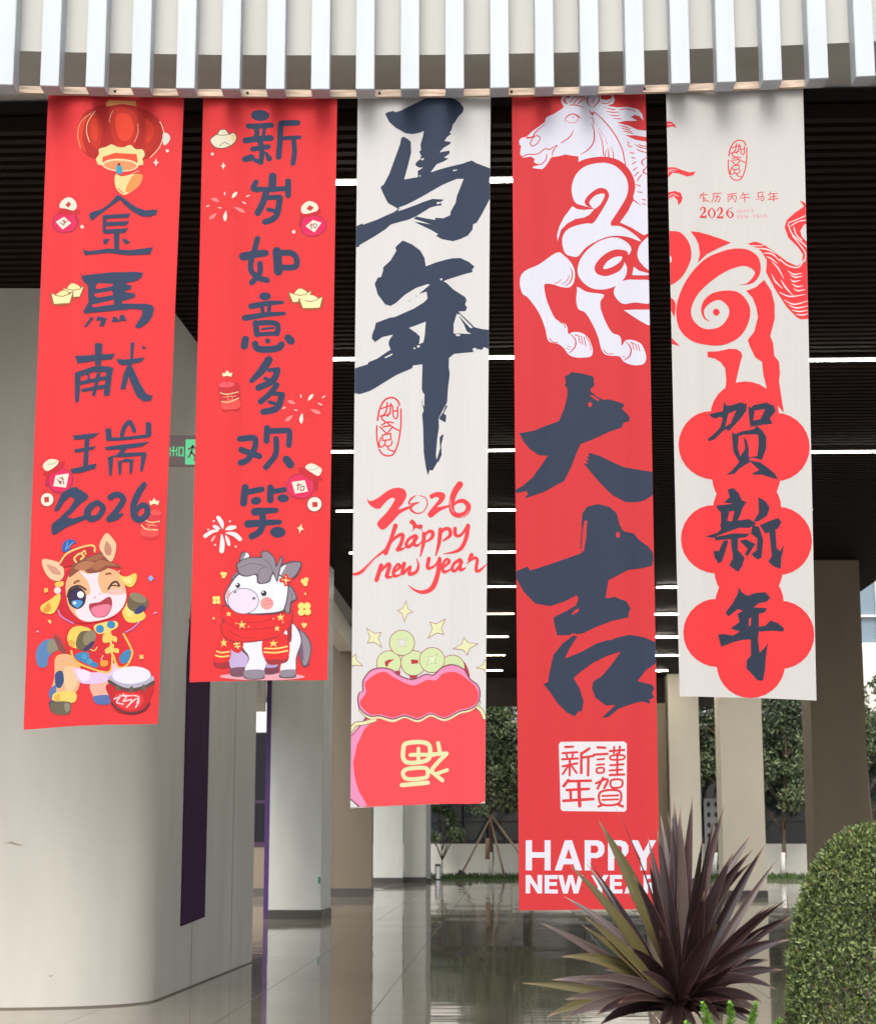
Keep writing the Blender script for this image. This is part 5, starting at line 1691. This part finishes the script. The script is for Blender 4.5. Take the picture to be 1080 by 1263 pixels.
# ------------------------------------------------------------------ banner 4: rearing white horse with numerals, great luck
R4 = 'd23e42'
b4 = Banner('longest red banner with a white horse, two big navy brush characters and white capitals', (631, 118), (796, 115), (814.5, 1122), (640, 1123.5), R4, 77, .006, [(.5, .002)])
d1 = (625, 105, .17593); d2 = (625, 270, .17593); d3 = (625, 440, .18519); d4 = (625, 610, .22962); d5 = (630, 890, .19)
W = 'e0e0ee'
b4.draw('printed_horse', d1, '''
P e0e0ee | 85,385 98,365 140,353 175,320 265,262 275,230 330,205 385,168 400,155 380,120 385,85 398,65 432,95 445,72 480,60 560,60 620,58 655,60 658,98 700,104 733,92 738,62 757,100 742,130 700,145 770,155 850,145 920,160 948,195 957,242 930,208 895,200 868,215 915,240 830,245 772,262 860,280 920,305 1000,318 1000,362 900,343 826,345 900,365 1000,398 1000,890 920,830 888,795 880,700 840,600 760,545 700,525 600,535 503,582 500,500 470,498 410,488 370,500 310,510 292,540 265,578 245,590 180,577 185,565 225,560 188,535 195,515 170,495 110,502 92,478 95,435 100,422 88,410
P d23e42 | 826,343 900,354 1000,372 1000,396 900,374
L d23e42 8 | 595,268,4 612,330,8 606,400,9 570,452,8 510,490,3
L d23e42 7 | 108,494 150,479 215,480 268,448 292,458
L d23e42 7 | 292,458 352,426
L d23e42 7 | 280,490 270,530 235,556 190,545
L d23e42 7 | 165,398 186,361 215,353 232,375 208,410 176,422 162,400
L d23e42 8 | 400,262,2 420,222,8 460,203,8 492,215,10 515,233,6
L d23e42 4 | 415,250 440,265 480,262 498,240 490,215
C d23e42 5 | 462,226
L d23e42 8 | 467,314,3 442,362,8 380,408,6
L d23e42 11 | 272,272,3 205,322,8 178,358,10 140,362,14
L d23e42 7 | 318,505,3 322,470,8 352,430,3
L d23e42 10 | 575,175,4 600,205,12 612,188,6 680,250,8 755,345,8 805,440,8 822,510,8 834,580,7
L d23e42 6 | 590,225 600,230 610,270
L d23e42 6 | 640,320,2 668,400,6 676,490,8
L d23e42 6 | 705,440,2 690,480,6 686,520,8
L d23e42 6 | 715,440,2 712,480,8 716,525,10
L d23e42 6 | 730,430,2 745,480,6 744,520,6
C d23e42 4 | 648,308 658,325 668,340 680,356 690,378 696,394 700,410
L d23e42 9 | 402,82,3 396,110,8 412,135,5
L d23e42 8 | 418,82 406,112 422,130
L d23e42 7 | 440,140,6 490,142,8 540,158,3
L d23e42 7 | 445,120 470,85 495,78
L d23e42 7 | 470,130 500,92 540,82
L d23e42 7 | 500,130 525,105 560,92
L d23e42 9 | 575,72,3 562,110,10 580,150,4
L d23e42 9 | 640,72,3 645,110,10 605,155,4
L d23e42 6 | 600,125 612,95
L d23e42 6 | 665,125 705,128 725,112
L d23e42 6 | 680,155,3 740,170,7 760,168,3
L d23e42 6 | 695,182,3 740,190,7 790,186,3
L d23e42 6 | 715,208,3 760,214,7 792,210,3
L d23e42 6 | 740,232,3 790,234,7 800,230,3
L d23e42 6 | 790,170 850,160 900,175
L d23e42 7 | 788,282,3 830,288,8 870,300,3
L d23e42 7 | 800,300,3 840,305,8 880,322,3
L d23e42 7 | 815,320,3 850,322,8 890,335,3
L d23e42 7 | 895,405,3 940,430,8 985,440,4
L d23e42 7 | 905,440,3 940,455,8 985,470,4
L d23e42 7 | 925,410 955,420 985,422
L d23e42 9 | 975,500,4 945,530,10 960,560,4
L d23e42 9 | 985,560,4 955,600,10 985,620,4
M d23e42 7 | 855,420 875,425
M d23e42 7 | 865,465 890,470
M d23e42 7 | 875,500 900,505
M d23e42 7 | 880,545 905,530
M d23e42 7 | 885,590 912,570
M d23e42 7 | 895,630 922,600
M d23e42 8 | 915,660 945,620
M d23e42 7 | 905,690 935,700
M d23e42 7 | 918,740 948,745
M d23e42 7 | 950,795 972,800
M d23e42 7 | 952,825 972,830
M d23e42 5 | 840,390 860,400
M d23e42 5 | 845,405 850,420
L d23e42 8 | 885,795 930,832 985,880
''')
b4.draw('printed_horse', d2, '''
L d23e42 42 | 462,-310 505,-375 590,-408 690,-415 800,-380 868,-290 872,-190 800,-60 742,36
L d23e42 30 | 742,36 860,45 1000,125
S e0e0ee | 605,-75 540,-90 480,-113 455,-178 458,-248 490,-318 545,-366 620,-390 700,-392 775,-360 835,-293 850,-218 830,-143 780,-58 725,40 800,52 880,92 940,150 860,125 770,118 690,130 610,165 550,205 500,262 460,265 410,245 390,190 390,130 420,80 480,50 560,32 605,28 650,-35 700,-120 715,-170 690,-210 640,-215 580,-175 545,-125 560,-90
S e0e0ee | 578,-118 612,-160 660,-178 685,-168 660,-110 615,-72 588,-92
P e0e0ee | 458,-88 490,-68 540,-62 612,-70 578,-28 540,-8 480,2 420,35 378,80 355,158 350,120 368,55 400,-10
P e0e0ee | 885,-135 985,-72 1010,-60 1010,90 960,108 880,58 792,24 850,-60
S e0e0ee | 495,370 512,290 572,210 660,150 760,130 840,160 872,205 852,248 838,222 760,215 682,250 625,310 615,358 642,390 702,400 780,370 818,322 822,300 840,335 835,390 800,440 740,480 660,495 580,480 520,430
S e0e0ee | 675,342 702,300 752,270 806,264 790,302 740,336 690,351
S e0e0ee | 1010,132 945,160 917,222 930,290 1010,350
P e0e0ee | 890,328 925,356 1010,382 1010,390 878,388
S e0e0ee | 748,512 770,460 820,430 900,420 1020,440 1020,580 900,580 818,594 770,562
P e0e0ee | 818,638 900,630 1010,632 1010,745 985,738 920,700
S e0e0ee | 350,240 400,260 450,310 475,372 470,440 440,480 380,480 320,462 265,460 265,510 285,590 330,690 365,720 410,740 425,770 430,808 462,795 520,800 570,835 600,910 592,960 550,972 480,972 430,950 400,910 360,880 300,865 280,830 265,760 220,650 150,550 108,518 90,450 100,390 142,350 230,315
S e0e0ee | 495,478 560,512 676,530 655,580 660,640 700,740 740,800 782,815 800,842 805,888 832,850 882,845 940,870 970,930 976,980 950,1015 880,1020 820,1000 790,965 740,960 690,950 660,910 640,830 600,740 550,660 500,632 485,572 490,510
L d23e42 8 | 446,808,4 480,850,9 476,900,9 436,942,5
L d23e42 8 | 832,858,4 868,900,9 862,955,9 822,990,5
L d23e42 7 | 442,340,3 458,385,8 445,440,8 410,472,4
L d23e42 5 | 435,400 420,435 385,462
L d23e42 5 | 380,428 360,448 335,455
L d23e42 6 | 295,838 320,865 355,870
L d23e42 6 | 675,918 705,945 745,945
L d23e42 6 | 365,725 400,742 410,765
M d23e42 7 | 480,815 510,825
M d23e42 6 | 500,830 512,870
M d23e42 6 | 520,825 530,880
M d23e42 6 | 540,830 552,890
L d23e42 5 | 550,820 580,870 588,920
M d23e42 7 | 868,862 895,872
M d23e42 6 | 880,875 890,910
M d23e42 6 | 902,872 912,915
M d23e42 6 | 920,875 932,920
M d23e42 4 | 415,910 440,915
M d23e42 4 | 425,895 450,900
M d23e42 4 | 805,962 830,968
''')
b4.draw('brush_character', d3, '''
P 40506a | 385,130 410,122 430,103 500,112 575,132 583,190 558,215 555,228 600,265 640,285 680,283 772,310 782,325 765,345 815,395 817,425 775,440 765,470 680,500 560,555 490,582 460,650 430,730 380,830 340,850 260,895 118,940 140,910 130,890 70,905 48,887 100,860 170,800 230,720 272,660 215,655 150,610 110,560 82,505 180,488 260,460 345,432 380,350 400,270 402,215 385,190 392,170
P 40506a | 538,645 560,642 620,660 700,700 780,735 880,748 1000,768 1000,900 920,950 870,965 790,967 700,920 630,850 560,770 510,710 540,714 522,685 548,690 528,665 550,665
E d23e42 13 17 | 553,318
P d23e42 | 548,255 575,258 615,285 610,295 580,280
''')
b4.draw('brush_character', d4, '''
P 40506a | 405,100 430,65 490,50 550,65 590,100 605,160 622,192 640,200 680,205 710,240 760,275 785,310 788,345 780,380 740,390 650,405 545,460 530,555 555,555 575,547 610,562 640,570 665,610 652,640 655,658 560,680 480,710 410,745 375,750 350,745 340,755 270,757 255,700 250,660 320,625 370,595 384,562 375,540 310,575 230,600 150,582 90,520 50,450 50,410 110,384 125,405 230,375 330,340 400,315 412,240 400,160
P d23e42 | 415,142 430,138 425,230 412,308 400,300 405,220
P d23e42 | 346,643 368,618 388,612 384,628 355,646
E d23e42 11 16 | 596,216
P 40506a | 398,190 404,190 400,290 394,290
P 40506a | 355,757 378,762 335,830 310,882 400,845 480,800 515,790 530,783 560,780 590,768 660,752 740,765 830,805 830,885 750,940 702,1000 780,1020 795,1040 780,1062 792,1090 765,1100 772,1122 730,1110 690,1118 600,1150 545,1195 512,1198 582,1130 530,1132 475,1090 456,1040 465,1002 510,975 560,915 612,843 540,865 460,905 380,965 358,987 390,1040 412,1110 405,1150 398,1170 385,1162 365,1192 320,1170 270,1120 230,1060 196,1018 222,1005 225,970 250,860 300,800
''')
b4.draw('square_seal', d5, '''
P e6e2e6 | 310,150 322,133 420,131 735,130 752,145 752,300 750,575 738,586 335,582 322,570
M d64046 16 | 352,166 402,164
M d64046 15 | 335,206 430,200
M d64046 13 | 360,215 366,238
M d64046 13 | 402,212 396,235
M d64046 15 | 332,246 434,240
M d64046 15 | 335,292 430,272
M d64046 15 | 382,250 380,350
M d64046 14 | 370,290 336,342
M d64046 14 | 396,292 426,335
M d64046 18 | 508,176 460,208
M d64046 18 | 456,206 456,335
M d64046 16 | 455,236 535,224
M d64046 17 | 502,236 500,350
M d64046 20 | 372,382 342,420
M d64046 18 | 372,388 518,385
M d64046 18 | 362,446 505,438
M d64046 18 | 386,444 388,500
M d64046 19 | 340,516 534,504
M d64046 24 | 440,390 446,548
M d64046 16 | 562,168 612,170
M d64046 16 | 538,216 626,210
M d64046 13 | 560,247 604,243
M d64046 13 | 556,281 604,278
K d64046 13 | 560,305 600,302 600,330 560,332
M d64046 15 | 642,192 735,185
M d64046 14 | 670,165 668,206
M d64046 14 | 706,163 704,206
K d64046 13 | 652,222 730,220 728,245 652,247
M d64046 14 | 645,284 730,278
M d64046 15 | 690,206 690,345
M d64046 14 | 642,318 722,313
M d64046 16 | 642,348 735,344
L d64046 16 | 552,402 610,376 628,385 605,432
M d64046 16 | 598,366 562,436
K d64046 14 | 652,382 718,380 716,424 654,428
K d64046 15 | 582,458 704,452 700,532 588,538
M d64046 13 | 592,484 696,480
M d64046 13 | 592,510 696,506
M d64046 16 | 600,540 568,552
M d64046 18 | 692,538 726,552
''')
LW = 'e4e2ee'
b4.draw('capital_lettering', d5, '''
P e4e2ee | 95,772 136,772 136,850 218,850 218,772 257,772 257,968 218,968 218,886 136,886 136,968 95,968
P e4e2ee | 284,968 350,772 396,772 462,968 418,968 405,928 342,928 328,968
P d23e42 | 353,892 374,826 395,892
P e4e2ee | 478,772 560,772 590,782 606,808 606,848 590,876 560,888 518,888 518,968 478,968
P d23e42 | 518,806 552,806 566,818 566,842 552,855 518,855
P e4e2ee | 630,772 712,772 744,782 762,808 762,848 744,876 712,888 670,888 670,968 630,968
P d23e42 | 670,806 704,806 720,818 720,842 704,855 670,855
P e4e2ee | 780,772 826,772 862,848 900,772 944,772 882,892 882,968 842,968 842,892
P e4e2ee | 95,998 126,998 172,1072 172,998 202,998 202,1118 172,1118 124,1044 124,1118 95,1118
P e4e2ee | 218,998 303,998 303,1024 248,1024 248,1044 298,1044 298,1068 248,1068 248,1092 304,1092 304,1118 218,1118
P e4e2ee | 305,998 337,998 352,1072 372,998 402,998 420,1072 438,998 470,998 436,1118 406,1118 387,1044 368,1118 338,1118
P e4e2ee | 520,998 554,998 578,1046 602,998 634,998 592,1072 592,1118 563,1118 563,1072
P e4e2ee | 642,998 722,998 722,1024 672,1024 672,1044 718,1044 718,1068 672,1068 672,1092 724,1092 724,1118 642,1118
P e4e2ee | 736,1118 778,998 810,998 850,1118 820,1118 812,1094 774,1094 766,1118
P d23e42 | 781,1072 793,1034 805,1072
P e4e2ee | 862,998 920,998 942,1010 948,1034 938,1058 922,1066 946,1118 914,1118 894,1070 890,1070 890,1118 862,1118
P d23e42 | 890,1022 912,1022 920,1034 912,1048 890,1048
''')

# ------------------------------------------------------------------ banner 5: horse's hindquarters, three flower medallions
WH5 = 'd7d4d0'
b5 = Banner('white banner at right with a red horse tail and navy characters on red flower medallions', (821, 112), (990, 108), (1007, 864), (838, 859), WH5, 91, .007, [(.7, .004), (.5, .006), (.25, .003)])
e1 = (815, 105, .17593); e2 = (815, 270, .17593); e3 = (825, 430, .17593); e4 = (825, 620, .19792)
b5.draw('oval_seal', (815 + .17593 * (472 - 208 * .722), 105 + .17593 * (382 - 424 * .65), .17593 * .722, .17593 * .65), SEAL)
b5.draw('serif_date', e1, '''
M dd5660 6 | 272,770 326,764
M dd5660 6 | 300,750 270,792
L dd5660 6 | 298,776 296,812 310,806
L dd5660 6 | 296,778 312,800 338,812
M dd5660 6 | 362,755 422,750
L dd5660 6 | 370,755 368,785 354,814
L dd5660 6 | 376,778 412,775 408,808 398,808
L dd5660 6 | 394,762 392,790 374,812
M dd5660 6 | 464,760 530,754
M dd5660 6 | 470,776 470,814
L dd5660 6 | 470,776 524,772 522,812 514,808
L dd5660 6 | 497,758 496,780 482,800
M dd5660 6 | 500,782 512,798
L dd5660 6 | 576,750 570,765 558,778
M dd5660 6 | 570,766 612,762
M dd5660 6 | 553,790 620,785
M dd5660 7 | 587,765 587,816
L dd5660 6 | 676,756 712,752 706,782
M dd5660 6 | 682,760 678,786
L dd5660 6 | 678,786 718,782 714,810 700,808
M dd5660 5 | 668,800 706,796
L dd5660 6 | 766,750 760,765 752,774
M dd5660 6 | 762,766 812,762
M dd5660 6 | 765,786 806,782
M dd5660 6 | 765,786 765,802
M dd5660 6 | 748,804 818,799
M dd5660 7 | 788,766 788,816
L dc4c56 9 | 276,874,10 288,855,6 304,860,14 306,882,14 290,905,8 272,926,5
P dc4c56 | 270,930 272,915 295,916 310,914 320,903 317,930
L dc4c56 9 | 356,854,4 378,890,14 356,928,4 333,890,14 356,854,4
L dc4c56 9 | 396,872,10 408,853,6 424,858,14 426,880,14 410,903,8 392,924,5
P dc4c56 | 390,928 392,913 415,914 430,912 440,901 437,928
L dc4c56 9 | 502,855,5 478,862,6 462,892,14 484,925,6 504,904,14 484,880,5 466,894,6
''')
b5.draw('small_serif_greeting', e1, '''
M e6aab0 5 | 534,870 534,892
M e6aab0 5 | 550,870 550,892
M e6aab0 4 | 534,881 550,881
M e6aab0 5 | 562,870 572,892
M e6aab0 4 | 562,870 556,892
M e6aab0 5 | 582,870 582,892
K e6aab0 4 | 582,872 594,876 582,882
M e6aab0 5 | 606,870 606,892
K e6aab0 4 | 606,872 618,876 606,882
M e6aab0 5 | 630,870 638,880
M e6aab0 4 | 648,870 638,880
M e6aab0 5 | 638,880 638,892
M e6aab0 4 | 534,908 534,930
M e6aab0 5 | 534,908 550,930
M e6aab0 4 | 550,908 550,930
M e6aab0 5 | 562,908 562,930
M e6aab0 4 | 562,909 574,909
M e6aab0 4 | 562,919 572,919
M e6aab0 4 | 562,929 575,929
M e6aab0 5 | 584,908 592,930
M e6aab0 4 | 592,930 599,910
M e6aab0 5 | 599,910 606,930
M e6aab0 4 | 606,930 614,908
M e6aab0 5 | 644,908 652,918
M e6aab0 4 | 662,908 652,918
M e6aab0 5 | 652,918 652,930
M e6aab0 5 | 674,908 674,930
M e6aab0 4 | 674,909 686,909
M e6aab0 4 | 674,919 684,919
M e6aab0 4 | 674,929 686,929
M e6aab0 4 | 694,930 703,908
M e6aab0 5 | 703,908 712,930
M e6aab0 5 | 724,908 724,930
K e6aab0 4 | 724,910 738,914 724,920
M e6aab0 5 | 728,920 744,930
''')
b5.draw('printed_flames', e1, '''
P e5484e | 20,258 55,254 75,260 100,285 104,306 88,292 70,292 20,305
P f0a8aa | 40,275 65,270 85,278 60,282
P e5484e | 20,582 60,577 100,580 150,602 200,617 242,607 225,636 180,646 120,622 80,617 20,680
L f0c0c0 5 | 50,600 75,592 105,600
L f0c0c0 5 | 48,620 62,605 90,608
P e5484e | 20,760 60,750 100,745 138,762 150,795 142,825 118,845 116,812 90,785 60,800 20,840
L f0c0c0 5 | 48,780 85,765 120,785
L f0c0c0 5 | 50,800 70,788 92,780
P e5484e | 20,480 48,486 46,500 20,510
''')
b5.draw('printed_horse', e2, '''
S e9444a | 20,86 60,86 130,97 183,150 210,222 205,300 160,392 110,442 62,468 20,480
S d7d4d0 | 20,240 58,255 72,275 68,305 20,312
P e9444a | 205,92 260,93 340,108 420,132 490,161 400,200 320,245 255,312 272,250 262,180 240,135
S e9444a | 440,217 540,203 622,220 682,272 698,350 680,410 632,452 535,460 602,448 648,400 655,368 612,335 550,330 440,370 330,452 250,542 210,640 225,712 282,762 342,770 420,745 470,682 476,622 440,577 400,562 340,590 302,640 310,690 342,714 300,697 280,640 300,572 360,517 450,496 540,510 602,572 626,652 602,752 540,832 440,877 330,882 220,862 140,792 108,702 110,602 150,482 220,372 320,272
C e9444a 24 | 388,648
S e9444a | 30,540 70,552 100,592 98,660 88,685 66,640 30,640
P e9444a | 20,800 70,830 130,893 72,876 20,860
P e9444a | 325,928 400,922 480,904 530,908 560,928 570,955 552,1020 525,1140 527,1200 450,1200 458,1120 450,1040 420,1000 380,975 325,966
P e9444a | 597,502 660,480 722,428 772,505 795,600 796,700 765,822 785,872 793,960 825,1000 833,1080 826,1140 860,1360 750,1230 716,1090 707,1002 660,970 622,890 608,847 652,790 678,690 668,620 640,550
''')
b5.draw('printed_tail', e2, '''
P e9444a | 608,172 660,158 720,180 800,240 880,300 950,332 985,310 994,250 960,200 890,132 864,60 880,10 940,-45 1000,-85 992,-100 970,-130 918,-156 1000,-115 1040,-90 1040,330 1040,700 980,705 950,690 880,620 800,500 735,375 740,290 710,240 680,205 640,188
P d7d4d0 | 1040,20 1000,45 975,85 985,125 1040,180
L e8dcdc 6 | 640,185 690,190 720,185
L e8dcdc 8 | 660,205,3 740,215,10 800,245,3
L e8dcdc 8 | 715,240,3 780,250,10 830,300,3
L e8dcdc 8 | 735,265,3 770,280,9 815,315,3
L e8dcdc 9 | 775,300,3 820,350,10 858,420,3
L e8dcdc 9 | 775,390,3 800,440,10 850,490,3
L e8dcdc 9 | 840,430,3 870,480,11 925,540,3
L e8dcdc 9 | 825,515,3 900,545,10 1010,530,3
L e8dcdc 9 | 860,570,3 930,600,10 1030,575,3
L e8dcdc 9 | 890,605,3 950,625,10 1030,610,3
L e8dcdc 9 | 915,640,3 970,650,10 1030,640,3
L e8dcdc 9 | 945,670,3 990,675,9 1030,665,3
L e8dcdc 9 | 885,365,3 930,390,10 985,382,3
L e8dcdc 9 | 905,395,3 940,410,10 990,402,3
L e8dcdc 9 | 905,425,3 930,440,10 975,432,3
L e8dcdc 9 | 915,455,3 950,475,10 995,470,3
L e8dcdc 9 | 930,490,3 960,505,10 1010,495,3
L e8dcdc 8 | 830,285 890,330 960,340 1000,290
L e8dcdc 7 | 1005,300 1010,240 970,180 920,120
L e8dcdc 8 | 890,40 920,110 990,170 1030,210
L e8dcdc 8 | 930,60 945,110 985,150
L e8dcdc 7 | 890,30 940,10 1010,-20
L e8dcdc 7 | 910,50 960,20 1020,10
''')
fl = []
for k in range(3):
    oy = 658 * k; ox = 17 * k
    fl.append(f'C e9444a 240 | {305+ox},{675+oy} {745+ox},{690+oy} {530+ox},{466+oy} {540+ox},{892+oy}')
    fl.append(f'P e9444a | {305+ox},{480+oy} {745+ox},{480+oy} {745+ox},{880+oy} {305+ox},{880+oy}')
b5.draw('flower_medallions', e3, '\n'.join(fl))
b5.draw('brush_character', e3, '''
P 36475f | 385,363 402,392 435,392 500,373 545,385 542,430 500,490 450,542 420,573 400,560 378,572 320,632 280,648 268,632 310,600 360,545 377,482 358,472 330,486 300,480 280,458 340,440 377,433
P e9444a | 418,448 472,428 430,520 395,542 407,490
P 36475f | 555,400 575,412 592,393 680,377 732,400 747,438 705,490 725,527 640,535 570,546 560,480
P e9444a | 600,432 672,424 640,492 590,502
P 36475f | 440,580 470,595 500,578 560,568 595,562 612,538 652,570 682,620 680,700 650,780 618,770 568,762 560,778 585,785 640,795 700,840 745,882 763,917 720,905 650,882 578,880 600,862 632,850 570,790 500,832 460,872 400,880 440,850 492,790 452,720 443,620
P e9444a | 490,608 520,600 622,600 628,660 618,750 582,757 552,755 550,680 540,640 520,618 530,650 532,700 500,750 482,690
P 36475f | 520,612 545,640 560,700 555,765 520,780 500,755 535,700
''')
b5.draw('brush_character', e4, '''
P 36475f | 365,-86 400,-97 436,-62 453,-22 486,-2 440,22 400,0 340,-5 380,-40
P 36475f | 292,14 345,8 480,-10 468,20 440,42 330,58 310,45
P 36475f | 322,40 362,35 375,55 362,120 325,125
P 36475f | 410,38 462,20 450,60 425,115 390,125
P 36475f | 318,130 345,108 400,110 500,98 545,128 500,155 440,152 340,187 270,218 225,210 300,185 325,160
P 36475f | 280,212 400,186 505,190 480,212 290,232
P 36475f | 385,190 432,196 430,290 472,340 455,395 432,428 375,387 400,340 388,260
P 36475f | 340,232 372,230 352,300 332,360 310,377 285,340 276,300 312,296
P 36475f | 440,232 480,225 540,255 525,275 490,332 473,320 490,285
P 36475f | 556,-38 600,-12 627,30 610,80 560,112 525,118 560,60
P 36475f | 520,135 562,150 587,230 577,342 550,352 512,320 547,290 550,220 510,190
P 36475f | 565,138 620,115 680,94 700,120 680,160 600,192
P 36475f | 622,160 662,150 670,280 690,302 718,262 700,340 695,412 650,395 618,365 640,330
''')
b5.draw('brush_character', e4, '''
P 36475f | 435,523 455,555 490,577 540,560 600,555 632,590 610,615 560,625 528,650 610,655 600,680 560,692 560,770 600,765 632,733 680,750 720,785 710,802 640,797 560,802 555,850 565,932 600,900 617,868 605,950 600,1030 587,1110 550,1105 520,1070 483,1030 485,980 512,950 510,850 460,852 400,867 326,895 315,860 306,820 342,815 400,825 442,800 385,780 440,740 428,690 460,670 430,660 370,707 353,680 400,620 430,560
P e9444a | 500,722 512,712 510,758 498,770
''')
